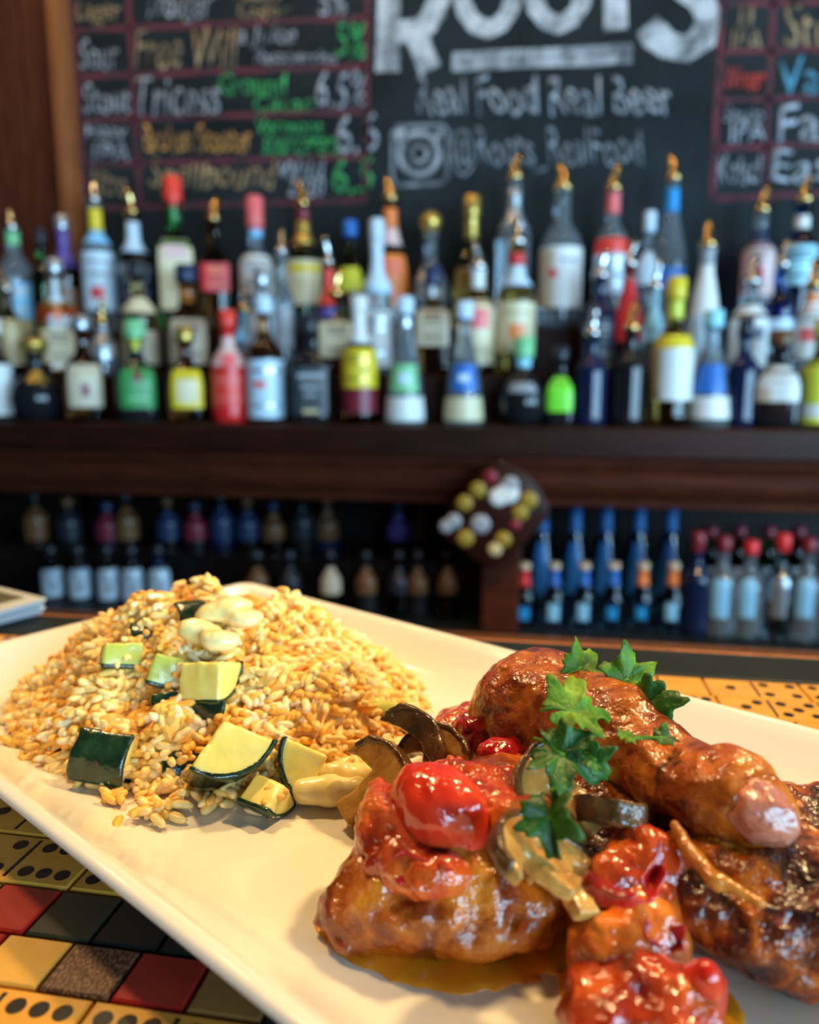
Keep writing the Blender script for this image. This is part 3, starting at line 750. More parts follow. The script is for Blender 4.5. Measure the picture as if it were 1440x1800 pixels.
# ================================================================== cards at the bar's far edge
cc = onz(84, 1057, BZ + 0.010)
pd_ = []
for i in range(6):
    t = 0.0021
    w, d = 0.11, 0.15
    v, f = cbox_vf(-w, 0, -d, 0, 0, t*0.8, 0.0002)
    o = obj('menu_card', mesh('menu_card', v, f, pr('card_%d' % i, (0.62, 0.70, 0.76) if i < 5 else (0.55, 0.56, 0.52), 0.28), smooth=False),
            None, (cc.x + 0.0012*(i % 3) - 0.0018*(5-i)*0.6, cc.y - 0.0009*i, BZ + 0.0014 + i*t), (0, 0, math.radians(-24 + 1.2*((i*7) % 3))))
    tag(o, ['pale laminated card at the very bottom of the small stack', 'second pale laminated card from the bottom of the stack', 'third pale laminated card from the bottom of the stack',
            'fourth pale laminated card from the bottom of the stack', 'pale laminated card just under the top one of the stack', 'top card of the small stack at the left edge of the bar'][i], 'card', 'stack of laminated cards')
    if i == 5:
        for (x0, x1, y0, y1, cl) in [(-0.10, -0.012, -0.05, -0.006, (0.10, 0.09, 0.05)), (-0.09, -0.02, -0.13, -0.07, (0.25, 0.22, 0.15))]:
            vv, ff = box_vf(x0, x1, y0, y1, t*0.8 - 0.0002, t*0.8 + 0.0001)
            obj('print', mesh('print', vv, ff, pr('card_print', cl, 0.3), smooth=False), o)

# ================================================================== platter
UD, VD = Vector((0.866, -0.5, 0)), Vector((0.5, 0.866, 0))
u0, u1, v0, v1 = -0.3785, 0.045, 0.0838, 0.2925
HU, HV = (u1-u0)/2, (v1-v0)/2
pcen = UD*((u0+u1)/2) + VD*((v0+v1)/2)
def rrect(hu, hv, rad, n=7):
    pts = []
    for cx, cy, a in ((hu-rad, hv-rad, 0), (-hu+rad, hv-rad, 90), (-hu+rad, -hv+rad, 180), (hu-rad, -hv+rad, 270)):
        for i in range(n):
            an = math.radians(a + 90*i/(n-1)); pts.append((cx + rad*math.cos(an), cy + rad*math.sin(an)))
    # subdivide the straight runs
    out = []
    for i in range(len(pts)):
        p, q = pts[i], pts[(i+1) % len(pts)]
        out.append(p)
        if (i+1) % n == 0:
            for k in range(1, 12): out.append((p[0]+(q[0]-p[0])*k/12, p[1]+(q[1]-p[1])*k/12))
    return out
loops = [(0.060, 0.0012, .010), (0.046, 0.0010, .012), (0.0445, 0.0, .012), (0.041, 0.0, .012), (0.039, 0.0012, .012), (0.028, 0.0040, .011), (0.014, 0.0100, .010), (0.005, 0.0160, .009), (0.0012, 0.0188, .009),
         (0.0, 0.0202, .009), (0.0004, 0.0213, .009), (0.0016, 0.0220, .009), (0.0034, 0.0220, .008), (0.0052, 0.0212, .008), (0.009, 0.0180, .007), (0.015, 0.0130, .007),
         (0.021, 0.0092, .007), (0.027, 0.0068, .007), (0.034, 0.0054, .008), (0.042, 0.0050, .010), (0.060, 0.0050, .012)]
v = []; f = []
for ins, z, rad in loops:
    v += [(x, y, z) for x, y in rrect(HU-ins, HV-ins, rad)]
n = len(rrect(HU, HV, .01))
for j in range(len(loops)-1):
    for i in range(n): f.append((j*n+i, j*n+(i+1) % n, (j+1)*n+(i+1) % n, (j+1)*n+i))
f += [tuple(range(n))[::-1], tuple(range((len(loops)-1)*n, len(loops)*n))]
plat = obj('platter', mesh('platter', v, f, M['porcelain']), None, (pcen.x, pcen.y, BZ + 0.0002), (0, 0, math.radians(-30)))
tag(plat, 'long rectangular cream-white porcelain platter with upturned rim on the bar', 'platter')

# ================================================================== food: implicit surfaces
def vnoise(p, seed=0):
    """smooth lattice noise in [-1, 1]; p (...,3)"""
    i = np.floor(p).astype(np.int64); fr = p - i
    u = fr*fr*(3-2*fr)
    def h(ix, iy, iz):
        n = (ix*374761393 + iy*668265263 + iz*2147483647 + seed*974634777) & 0xffffffff
        n = ((n ^ (n >> 13)) * 1274126177) & 0xffffffff
        n = (n ^ (n >> 16)) & 0xffff
        return n / 32767.5 - 1
    r = 0
    for dx in (0, 1):
        for dy in (0, 1):
            for dz in (0, 1):
                w = (u[...,0] if dx else 1-u[...,0]) * (u[...,1] if dy else 1-u[...,1]) * (u[...,2] if dz else 1-u[...,2])
                r = r + w*h(i[...,0]+dx, i[...,1]+dy, i[...,2]+dz)
    return r
def fbm(p, scale, octs=3, seed=0):
    r = 0; a = 1.0
    for o in range(octs):
        r = r + a*vnoise(p*scale*(2**o), seed+o); a *= 0.5
    return r
def smin(a, b, k):
    h = np.clip(0.5 + 0.5*(b-a)/k, 0, 1)
    return b + (a-b)*h - k*h*(1-h)
def smax(a, b, k): return -smin(-a, -b, k)
def rotm(e): return np.array(Euler(e).to_matrix())
RFRAME = np.array([[RGT.x, RGT.y, 0], [FH.x, FH.y, 0], [0, 0, 1]])      # rows: to the right, away, up
def ell(p, c, r, e=None):
    q = (p - np.array(c)) @ RFRAME.T
    if e is not None: q = q @ rotm(tuple(math.radians(a) for a in e))
    r = np.array(r)
    k0 = np.linalg.norm(q/r, axis=-1); k1 = np.linalg.norm(q/(r*r), axis=-1) + 1e-9
    return k0*(k0-1)/k1
def cap_(p, a, b, ra, rb):
    a = np.array(a); b = np.array(b); d = b-a
    t = np.clip(((p-a) @ d)/(d @ d), 0, 1)
    return np.linalg.norm(p - (a + t[...,None]*d), axis=-1) - (ra + (rb-ra)*t)
def surface_nets(fn, lo, hi, h):
    lo = np.array(lo, float); hi = np.array(hi, float)
    N = np.maximum(np.ceil((hi-lo)/h).astype(int) + 1, 3)
    ax = [lo[k] + h*np.arange(N[k]) for k in range(3)]
    G = np.stack(np.meshgrid(*ax, indexing='ij'), -1)
    V = fn(G)
    ins = V < 0
    nx, ny, nz = N
    cs = np.zeros((nx-1, ny-1, nz-1), int); acc = np.zeros((nx-1, ny-1, nz-1, 3)); cnt = np.zeros((nx-1, ny-1, nz-1))
    corners = [(i, j, k) for i in (0, 1) for j in (0, 1) for k in (0, 1)]
    sl = lambda c: (slice(c[0], nx-1+c[0]), slice(c[1], ny-1+c[1]), slice(c[2], nz-1+c[2]))
    for c in corners: cs += ins[sl(c)]
    act = (cs > 0) & (cs < 8)
    for a in corners:
        for d in range(3):
            if a[d]: continue
            b = list(a); b[d] = 1; b = tuple(b)
            va, vb = V[sl(a)], V[sl(b)]
            cr = (va < 0) != (vb < 0)
            t = np.where(cr, va/np.where(cr, va-vb, 1), 0)
            pos = np.zeros(va.shape + (3,)); pos += np.array(a)
            pos[..., d] += t
            acc += np.where(cr[..., None], pos, 0); cnt += cr
    idx = -np.ones(act.shape, int); idx[act] = np.arange(act.sum())
    I = np.argwhere(act)
    verts = lo + h*(I + acc[act]/cnt[act][:, None])
    faces = []
    for d in range(3):
        a1, a2 = (d+1) % 3, (d+2) % 3
        s0 = [slice(None)]*3; s1 = [slice(None)]*3
        s0[d] = slice(0, N[d]-1); s1[d] = slice(1, N[d])
        A, Bv = ins[tuple(s0)], ins[tuple(s1)]
        for flip, msk in ((False, A & ~Bv), (True, ~A & Bv)):
            E = np.argwhere(msk)
            ok = (E[:, a1] > 0) & (E[:, a2] > 0) & (E[:, a1] < N[a1]-1) & (E[:, a2] < N[a2]-1)
            E = E[ok]
            if not len(E): continue
            def cell(o1, o2):
                e = E.copy(); e[:, a1] -= o1; e[:, a2] -= o2
                return idx[e[:, 0], e[:, 1], e[:, 2]]
            q = np.stack([cell(1, 1), cell(0, 1), cell(0, 0), cell(1, 0)], -1)
            if flip: q = q[:, ::-1]
            faces.append(q)
    return verts, np.concatenate(faces)
def organic(name, fn, lo, hi, h, m, parent=None, base=None, post=None):
    v, f = surface_nets(fn, lo, hi, h)
    if post is not None: v = post(v)
    if base is None: base = Vector((float(v[:,0].mean()), float(v[:,1].mean()), float(v[:,2].min())))
    v = v - np.array(base)
    me = bpy.data.meshes.new(name)
    me.vertices.add(len(v)); me.vertices.foreach_set('co', v.ravel())
    me.loops.add(len(f)*4); me.loops.foreach_set('vertex_index', f.astype(np.int32).ravel())
    me.polygons.add(len(f)); me.polygons.foreach_set('loop_start', (np.arange(len(f))*4).astype(np.int32))
    me.polygons.foreach_set('use_smooth', np.ones(len(f), dtype=bool))
    me.materials.append(m); me.update(calc_edges=True); me.validate()
    o = obj(name, me, parent, base)
    return o
def around(pts, pad):
    a = np.array([list(p) for p in pts]); return a.min(0)-pad, a.max(0)+pad
def floor_cut(p, d, k=0.002): return smax(d, (PF + 0.0003) - p[..., 2], k)

# food materials
def food(name, stops, scale, rough, bumps, **kw): return mottled(name, stops, scale, rough, bumps, **kw)
food('chicken_skin', [(0.30, (0.050, 0.008, 0.002)), (0.43, (0.24, 0.038, 0.003)), (0.55, (0.45, 0.105, 0.006)), (0.72, (0.62, 0.21, 0.014))], 75, 0.24,
     ((160, 0.45, 0.004), (520, 0.32, 0.0012), (1500, 0.10, 0.0004)), coat=0.6, sss=0.12, sss_r=(1, .35, .1), sss_scale=0.004, rvar=(0.18, 0.45), specks=(900, 0.70, (0.05, 0.012, 0.004)), dist=0.6)
food('chicken_seared', [(0.34, (0.022, 0.005, 0.003)), (0.46, (0.12, 0.018, 0.003)), (0.57, (0.38, 0.080, 0.005)), (0.74, (0.60, 0.20, 0.015))], 95, 0.28,
     ((180, 0.55, 0.005), (520, 0.35, 0.0013), (1500, 0.10, 0.0004)), coat=0.5, sss=0.10, sss_r=(1, .35, .1), sss_scale=0.004, rvar=(0.16, 0.42), specks=(900, 0.68, (0.04, 0.01, 0.004)), dist=0.8)
food('knuckle', [(0.3, (0.30, 0.06, 0.035)), (0.55, (0.50, 0.18, 0.11)), (0.8, (0.46, 0.12, 0.03))], 120, 0.18, ((300, 0.3, 0.002), (1200, 0.2, 0.0005)), coat=0.5, sss=0.15, sss_scale=0.003)
food('tomato', [(0.3, (0.42, 0.012, 0.006)), (0.6, (0.72, 0.05, 0.012)), (0.85, (0.85, 0.14, 0.03))], 60, 0.13, ((240, 0.18, 0.002), (1400, 0.12, 0.0004)), coat=0.5, sss=0.2, sss_r=(1, .2, .08), sss_scale=0.004)
food('tomato_skin', [(0.3, (0.20, 0.006, 0.006)), (0.6, (0.42, 0.012, 0.010)), (0.85, (0.60, 0.05, 0.02))], 90, 0.14, ((320, 0.3, 0.002), (1400, 0.15, 0.0004)), coat=0.5, sss=0.1, sss_r=(1, .2, .08))
food('stew', [(0.28, (0.20, 0.010, 0.004)), (0.48, (0.45, 0.045, 0.008)), (0.65, (0.62, 0.13, 0.016)), (0.85, (0.70, 0.24, 0.03))], 85, 0.15,
     ((190, 0.45, 0.004), (650, 0.22, 0.001)), coat=0.6, sss=0.15, sss_r=(1, .25, .08), sss_scale=0.004, dist=0.5)
food('mushroom_flesh', [(0.3, (0.30, 0.13, 0.025)), (0.55, (0.48, 0.24, 0.05)), (0.8, (0.60, 0.34, 0.10))], 110, 0.22, ((320, 0.3, 0.002), (1300, 0.2, 0.0005)), coat=0.35, sss=0.12, sss_r=(1, .5, .2))
food('mushroom_cap', [(0.3, (0.040, 0.018, 0.006)), (0.6, (0.14, 0.060, 0.014)), (0.85, (0.30, 0.13, 0.025))], 120, 0.20, ((320, 0.35, 0.002), (1300, 0.2, 0.0005)), coat=0.45)
food('zucchini_flesh', [(0.3, (0.74, 0.58, 0.10)), (0.6, (0.84, 0.72, 0.20)), (0.85, (0.88, 0.80, 0.36))], 70, 0.30, ((260, 0.15, 0.002),), coat=0.2, sss=0.25, sss_r=(1, .9, .3), sss_scale=0.004)
food('zucchini_skin', [(0.35, (0.006, 0.018, 0.008)), (0.6, (0.014, 0.040, 0.014)), (0.8, (0.06, 0.12, 0.03))], 160, 0.2, ((500, 0.3, 0.001),), coat=0.4)
food('onion', [(0.3, (0.72, 0.55, 0.16)), (0.7, (0.84, 0.72, 0.36))], 70, 0.25, ((300, 0.15, 0.001),), coat=0.3, sss=0.25, sss_r=(1, .8, .3), sss_scale=0.004)
food('onion_glazed', [(0.3, (0.30, 0.08, 0.008)), (0.7, (0.52, 0.20, 0.025))], 110, 0.18, ((260, 0.4, 0.003),), coat=0.4, sss=0.2, sss_r=(1, .6, .2), sss_scale=0.003)
food('stew_orange', [(0.3, (0.42, 0.05, 0.008)), (0.5, (0.60, 0.13, 0.014)), (0.75, (0.72, 0.28, 0.035))], 90, 0.14, ((200, 0.35, 0.004), (650, 0.2, 0.001)), coat=0.45, sss=0.15, sss_r=(1, .3, .1), sss_scale=0.004)
food('celery', [(0.3, (0.42, 0.46, 0.06)), (0.7, (0.58, 0.58, 0.14))], 70, 0.25, ((300, 0.15, 0.001),), coat=0.3, sss=0.2, sss_r=(1, .9, .3), sss_scale=0.004)
m = food('cilantro', [(0.3, (0.03, 0.09, 0.005)), (0.55, (0.09, 0.20, 0.008)), (0.8, (0.22, 0.36, 0.02))], 140, 0.5, ((700, 0.4, 0.001),), coat=0.0, spec=0.3)
m = food('cilantro_dark', [(0.3, (0.012, 0.045, 0.006)), (0.6, (0.030, 0.11, 0.012)), (0.8, (0.08, 0.22, 0.02))], 140, 0.42, ((700, 0.4, 0.001),), coat=0.0, spec=0.35)
food('sauce', [(0.3, (0.72, 0.22, 0.008)), (0.7, (0.86, 0.36, 0.018))], 60, 0.08, ((200, 0.05, 0.001),), coat=0.4)
for nme, c in (('rice_a', (0.92, 0.54, 0.12)), ('rice_b', (0.93, 0.64, 0.22)), ('rice_c', (0.90, 0.44, 0.06)), ('rice_d', (0.95, 0.74, 0.38))):
    pr(nme, c, 0.36, coat=0.1, sss=0.15, sss_r=(1, .75, .35), sss_scale=0.002)

# ------------------------------------------------------------------ chicken
def chicken(name, label, prims, h, m, k=0.008, disp=((90, 0.0018, 3), (320, 0.0005, 2)), pad=0.012, extra=None, seed=0, parts=None):
    pts = []
    for pz in prims:
        if pz[0] == 'e': pts += [Vector(pz[1]) + Vector((s1, s2, s3))*max(pz[2]) for s1 in (-1, 1) for s2 in (-1, 1) for s3 in (-1, 1)]
        else: pts += [Vector(pz[1]) + Vector((s,s,s))*pz[3] for s in (-1, 1)] + [Vector(pz[2]) + Vector((s,s,s))*pz[4] for s in (-1, 1)]
    lo, hi = around(pts, pad); lo[2] = max(lo[2], PF - 0.002)
    def fn(p):
        d = None
        for pz in prims:
            e = ell(p, *pz[1:]) if pz[0] == 'e' else cap_(p, *pz[1:])
            d = e if d is None else smin(d, e, k)
        if extra is not None: d = extra(p, d)
        for sc, am, oc in disp: d = d + am*fbm(p, sc, oc, seed)
        return floor_cut(p, d)
    o = organic(name, fn, lo, hi, h, m)
    return tag(o, label, 'chicken')
def crease(p, d, a, b, w, depth):
    """press a fold along a segment"""
    a = np.array(a); b = np.array(b); q = b-a
    t = np.clip(((p-a) @ q)/(q @ q), 0, 1)
    r = np.linalg.norm(p - (a + t[..., None]*q), axis=-1)
    return d + depth*np.exp(-(r/w)**2)

# front left thigh
A = P
chicken('chicken_thigh', 'saucy golden chicken thigh at the front left of the chicken pile', [
    ('e', A(700,1590,.0085), (.020,.0120,.0105), (0,0,8)),
    ('e', A(700,1535,.012), (.0145,.014,.0125), (0,0,0)),
    ('e', A(820,1572,.011), (.024,.016,.0145), (0,0,0)),
    ('e', A(925,1562,.011), (.0145,.015,.0135), (0,0,-10)),
    ('e', A(800,1495,.014), (.024,.022,.0165), (0,0,0)),
    ('e', A(880,1430,.016), (.019,.020,.015), (0,0,0)),
    ('e', A(618,1628,.004), (.0075,.0065,.0055), None)], 0.0010, M['chicken_skin'], k=0.005, seed=3, disp=((110, 0.0020, 3), (330, 0.0006, 2)),
    extra=lambda p, d: crease(p, crease(p, crease(p, d, A(835,1640,.012), A(850,1540,.026), .003, .004), A(690,1560,.018), A(790,1545,.024), .003, .002), A(900,1640,.01), A(905,1560,.024), .002, .002))
# drumstick
K0, K1, K2, K3 = A(945,1245,.031), A(1085,1300,.033), A(1185,1362,.034), A(1300,1410,.036)
chicken('chicken_drumstick', 'glazed chicken drumstick lying on top of the pile, bone end to the right', [
    ('e', tuple(K0), (.021,.022,.019), (0,0,-30)),
    ('e', A(900,1262,.026), (.013,.018,.015), (0,0,0)),
    ('c', tuple(K0), tuple(K1), .0185, .0160),
    ('c', tuple(K1), tuple(K2), .0150, .0098),
    ('c', tuple(K2), tuple(A(1262,1392,.036)), .0098, .0108),
    ('e', tuple(A(1285,1402,.036)), (.0125,.0125,.0112), (0,0,-30)),
    ('e', tuple(A(1345,1425,.034)), (.0068,.0085,.0078), (0,0,0))], 0.00095, M['chicken_skin'], k=0.006, seed=9,
    disp=((95, 0.0013, 3), (330, 0.0005, 2)),
    extra=lambda p, d: crease(p, crease(p, d, A(1165,1290,.042), A(1160,1345,.044), .0022, .0030), A(1245,1330,.046), A(1240,1400,.048), .002, .0012))
kn = tag(chicken('bone_end', '', [('e', tuple(A(1330,1420,.0376)), (.0085,.0085,.0078), (0,0,-20)), ('e', tuple(A(1362,1440,.0345)), (.0055,.0065,.0060), None)],
    0.0007, M['knuckle'], k=0.004, disp=((160, 0.0011, 3),), seed=4), '', '')
dr = [o for o in COL.objects if o.name == 'chicken_drumstick'][0]
del kn['label'], kn['category']
kn.parent = dr; kn.matrix_parent_inverse = Matrix.Translation(dr.location).inverted(); kn['label'] = 'pinkish glossy knuckle end of the bone'
# right thigh
chicken('chicken_thigh', 'browned seared chicken thigh at the right edge under the drumstick', [
    ('e', A(1330,1590,.014), (.026,.020,.014), (0,10,-12)),
    ('e', A(1430,1600,.014), (.024,.022,.016), (0,8,-12)),
    ('e', A(1250,1540,.016), (.016,.018,.012), (0,0,0)),
    ('e', A(1420,1490,.016), (.022,.022,.014), (0,0,0)),
    ('e', A(1330,1500,.014), (.022,.020,.014), (0,0,0)),
    ('e', A(1480,1640,.010), (.018,.014,.011), (0,0,0)),
    ('e', A(1330,1655,.005), (.022,.009,.006), (0,0,-14))], 0.0011, M['chicken_seared'], k=0.006, seed=21, disp=((100, 0.0022, 3), (330, 0.0007, 2)),
    extra=lambda p, d: crease(p, d, A(1195,1480,.026), A(1330,1620,.026), .004, .003))
# piece behind, between rice and drumstick
chicken('chicken_piece', 'small reddish chicken piece tucked behind the tomato beside the rice', [
    ('e', A(830,1300,.010), (.015,.014,.013), None), ('e', A(885,1330,.012), (.016,.016,.013), None), ('e', A(800,1330,.006), (.012,.010,.009), None)],
    0.0011, M['stew'], k=0.006, seed=31)
# meat in the middle of the pile, under the drumstick
chicken('chicken_piece', 'dark sauce-covered chicken piece in the middle of the pile under the drumstick', [
    ('e', A(1010,1430,.012), (.022,.022,.016), None), ('e', A(1120,1470,.012), (.020,.020,.014), None), ('e', A(1060,1540,.010), (.016,.016,.012), None)],
    0.0012, M['chicken_seared'], k=0.007, seed=41)

# ------------------------------------------------------------------ sauce
def puddle(name, label, blobs, h=0.0009, t=0.0011):
    pts = [Vector(c) + Vector((s1*r, s2*r, 0)) for c, r in blobs for s1 in (-1, 1) for s2 in (-1, 1)]
    lo, hi = around(pts, 0.006); lo[2] = PF - 0.0012; hi[2] = PF + 0.004
    def fn(p):
        d = None
        for c, r in blobs:
            q = p - np.array(c); e = np.linalg.norm(q[..., :2], axis=-1) - r
            d = e if d is None else smin(d, e, 0.008)
        d = d + 0.0018*fbm(p*np.array([1, 1, 0.01]), 110, 3, 5)
        z = (p[..., 2] - PF)
        return smax(d*0.35, np.abs(z) - t, 0.0014)
    return tag(organic(name, fn, lo, hi, h*0.8, M['sauce']), label, 'sauce', kind='stuff')
puddle('sauce_puddle', 'thin orange pan sauce pooled around the front chicken thigh', [(A(620,1650), .008), (A(600,1625), .006), (A(690,1668), .010), (A(760,1680), .011), (A(840,1675), .012), (A(920,1650), .011), (A(1000,1620), .012), (A(860,1600), .022), (A(720,1610), .02), (A(1080,1600), .012)])
puddle('sauce_puddle', 'thin orange sauce under the tomato chunks at the bottom', [(A(1040,1720), .006), (A(1100,1790), .012), (A(1180,1800), .014), (A(1240,1770), .007)])
puddle('sauce_drop', 'tiny orange sauce drop on the bare platter at the front', [(A(933,1717), .0009), (A(940,1716), .0006)], t=0.0007)

# ------------------------------------------------------------------ tomatoes
def blob(name, label, cat, prims, h, m, k=0.004, disp=((140, 0.0009, 3),), seed=0, floor=True, pad=0.006, extra=None):
    o = chicken(name, label, prims, h, m, k=k, disp=disp, seed=seed, pad=pad, extra=extra)
    o['category'] = cat
    return o
blob('tomato_chunk', 'bright red glossy tomato wedge on top of the front left thigh', 'tomato', [
    ('e', A(775,1420,.0325), (.0108,.010,.0095), (0,0,0)), ('e', A(740,1400,.0325), (.0075,.008,.0085), (0,20,0)), ('e', A(820,1450,.029), (.0070,.007,.0075), None)], 0.0007, M['tomato'], k=0.005, disp=((120, 0.0010, 2), (500, 0.0002, 2)), seed=2,
    extra=lambda p, d: crease(p, d, A(735,1370,.042), A(758,1470,.036), .0016, .0022))
blob('tomato_chunk', 'soft crushed red tomato piece hanging over the thigh below the bright wedge', 'tomato', [
    ('e', A(690,1460,.024), (.009,.009,.010), None), ('e', A(665,1430,.022), (.006,.007,.009), None), ('e', A(710,1520,.0215), (.009,.006,.007), None), ('e', A(770,1535,.0225), (.009,.006,.005), None), ('e', A(655,1480,.020), (.005,.006,.009), None)],
    0.0007, M['stew'], k=0.004, disp=((190, 0.0015, 3),), seed=6)
blob('tomato_chunk', 'flattened tomato piece with wrinkled skin behind the bright wedge', 'tomato', [
    ('e', A(800,1370,.030), (.010,.008,.006), None), ('e', A(870,1400,.030), (.012,.010,.006), None), ('e', A(900,1440,.029), (.008,.010,.006), None)], 0.0007, M['stew'], k=0.005, disp=((170, 0.0015, 3),), seed=8)
blob('tomato_chunk', 'dark red tomato piece between the rice and the drumstick', 'tomato', [
    ('e', A(845,1290,.024), (.010,.008,.007), (0,0,-20)), ('e', A(885,1330,.026), (.008,.006,.006), None), ('e', A(825,1262,.018), (.006,.006,.006), None)], 0.0008, M['tomato_skin'], k=0.004, disp=((200, 0.0014, 3),), seed=12)
blob('tomato_chunk', 'red stewed tomato chunk in the middle right of the drumstick shadow', 'tomato', [
    ('e', A(1130,1505,.024), (.008,.008,.008), None), ('e', A(1170,1540,.020), (.007,.008,.008), None), ('e', A(1090,1545,.020), (.008,.009,.008), None), ('e', A(1150,1585,.016), (.010,.008,.008), None)], 0.0008, M['stew'], k=0.004, disp=((170, 0.0016, 3),), seed=14)
blob('tomato_chunk', 'orange red tomato lump at the front below the skin flaps', 'tomato', [
    ('e', A(1100,1665,.012), (.0125,.008,.009), (0,0,6)), ('e', A(1055,1690,.009), (.007,.008,.009), None), ('e', A(1160,1660,.011), (.007,.007,.008), None), ('e', A(1130,1620,.014), (.009,.008,.009), None)], 0.0007, M['stew_orange'], k=0.004, disp=((160, 0.0011, 3),), seed=16)
blob('tomato_chunk', 'red tomato chunk cut by the bottom picture edge', 'tomato', [
    ('e', A(1080,1760,.008), (.011,.008,.008), None), ('e', A(1150,1780,.008), (.010,.008,.008), None), ('e', A(1200,1810,.008), (.009,.008,.008), None), ('e', A(1060,1810,.007), (.009,.007,.007), None), ('e', A(1130,1730,.010), (.010,.007,.007), None)], 0.0007, M['stew'], k=0.004, disp=((170, 0.0016, 3),), seed=18)
blob('tomato_chunk', 'upright red tomato wedge at the bottom right of the stew', 'tomato', [
    ('c', tuple(A(1215,1790,.004)), tuple(A(1243,1712,.019)), .0058, .0022), ('c', tuple(A(1200,1760,.004)), tuple(A(1236,1728,.016)), .005, .003), ('e', A(1225,1760,.009), (.004,.004,.009), (0,14,0))], 0.0006, M['tomato'], k=0.004, disp=((220, 0.0006, 2),), seed=19)
# loose tomato skins: thin curled flaps
def flap(name, label, cat, corners, m, t=0.0008, curl=0.004, n=14, seed=0, stem=None):
    q = [np.array(c) for c in corners]
    U, Vv = np.meshgrid(np.linspace(0, 1, n), np.linspace(0, 1, n), indexing='ij')
    pts = (q[0][None, None]*((1-U)*(1-Vv))[..., None] + q[1]*(U*(1-Vv))[..., None] + q[2]*(U*Vv)[..., None] + q[3]*((1-U)*Vv)[..., None])
    nrm = np.cross(q[1]-q[0], q[3]-q[0]); nrm /= np.linalg.norm(nrm)
    bow = curl*(np.sin(math.pi*U)*0.7 + 0.5*np.sin(math.pi*Vv)) + 0.0010*fbm(pts, 170, 2, seed)
    pts = pts + bow[..., None]*nrm + 0.0008*np.stack([vnoise(pts*300, seed+i) for i in range(3)], -1)
    base = Vector([float(pts[..., 0].mean()), float(pts[..., 1].mean()), float(pts[..., 2].min())])
    v = (pts.reshape(-1, 3) - np.array(base))
    f = [(i*n+j, (i+1)*n+j, (i+1)*n+j+1, i*n+j+1) for i in range(n-1) for j in range(n-1)]
    o = obj(name, mesh(name, v, f, m), None, base)
    sd = o.modifiers.new('thickness', 'SOLIDIFY'); sd.thickness = t; sd.offset = 0
    ss = o.modifiers.new('smooth', 'SUBSURF'); ss.levels = 1; ss.render_levels = 1
    return tag(o, label, cat)
flap('tomato_skin', 'dark red pointed tomato skin flap in the gap between the thighs', 'tomato skin', [A(1035,1525,.030), A(1065,1600,.026), A(1150,1592,.030), A(1120,1570,.034)], M['tomato_skin'], seed=1)
flap('tomato_skin', 'dark red upright tomato skin under the drumstick knuckle', 'tomato skin', [A(1165,1478,.036), A(1172,1530,.032), A(1138,1585,.030), A(1122,1545,.030)], M['tomato_skin'], seed=2)
flap('tomato_skin', 'small dark tomato skin curl above the orange lump', 'tomato skin', [A(1135,1615,.022), A(1205,1632,.020), A(1208,1672,.016), A(1150,1652,.020)], M['tomato_skin'], seed=3, curl=0.003)
flap('tomato_skin', 'wrinkled red tomato skin under the bright wedge', 'tomato skin', [A(655,1510,.025), A(700,1500,.028), A(800,1530,.028), A(700,1555,.022)], M['tomato_skin'], seed=4, curl=0.0025)
blob('onion_strip', 'glazed golden onion strip draped over the right thigh', 'onion', [('c', tuple(A(1188,1452,.033)), tuple(A(1212,1500,.0300)), .0015, .0018), ('c', tuple(A(1212,1500,.0300)), tuple(A(1262,1548,.0285)), .0018, .0018), ('c', tuple(A(1262,1548,.0285)), tuple(A(1335,1588,.0265)), .0018, .0014)], 0.0006, M['onion_glazed'], k=0.002, disp=((260, 0.0006, 2),), seed=5)
flap('onion_strip', 'yellow onion strip leaning on the left side of the right thigh', 'onion', [A(1185,1530,.024), A(1200,1515,.026), A(1245,1600,.020), A(1225,1610,.018)], M['onion_glazed'], seed=6, curl=0.003, t=0.0012)

# ------------------------------------------------------------------ mushroom slices
def mushroom(label, base, size, e, thick=0.004, bend=0.0, dark=False, stem=True, h=0.00055, seed=0):
    """slice: local x across the cap, y along the stem, z thickness"""
    s = size
    def cap2(p):
        q = p/s
        d1 = np.sqrt((q[...,0]/1.0)**2 + ((q[...,1]-0.05)/0.78)**2) - 1
        d1 = np.maximum(d1*0.7, -(q[...,1] + 0.10 + 0.25*np.abs(q[...,0])**2 - 0.25))
        return d1
    def stem2(p):
        q = p/s
        return np.maximum(np.abs(q[...,0]) - (0.26 + 0.05*q[...,1]**2), np.maximum(q[...,1] - 0.3, -0.95 - q[...,1]))
    def fn(p):
        a = cap2(p)
        if stem: a = smin(a, stem2(p), 0.12)
        d = a*s
        d = smax(d, np.abs(p[...,2]) - thick/2, 0.0012) + 0.0004*fbm(p, 260, 2, seed)
        return d
    def rim(p):
        q = p/s
        r = np.sqrt((q[...,0]/1.0)**2 + ((q[...,1]-0.05)/0.78)**2)
        return smax(smax(fn(p) - 0.0004, (0.86 - r)*s*0.8, 0.0005), (0.12 - q[...,1])*s, 0.001)
    R = rotm(tuple(math.radians(a) for a in e))
    def post(v):
        v = v.copy()
        if bend:
            y = v[:, 1]/s; v[:, 2] += bend*(y*y + 0.4*(v[:, 0]/s)**2)
        return v @ R.T @ RFRAME + np.array(base)
    lo = np.array([-1.25*s, -1.15*s, -thick]); hi = -lo; hi[1] = s*1.1
    mm = M['mushroom_cap'] if dark else M['mushroom_flesh']
    o = organic('mushroom_slice', fn, lo, hi, h, mm, post=post)
    tag(o, label, 'mushroom')
    c = organic('cap_skin', rim, lo, hi, h, M['mushroom_cap'], post=post)
    c.parent = o; c.matrix_parent_inverse = Matrix.Translation(o.location).inverted(); c['label'] = 'dark brown cap skin'
    return o
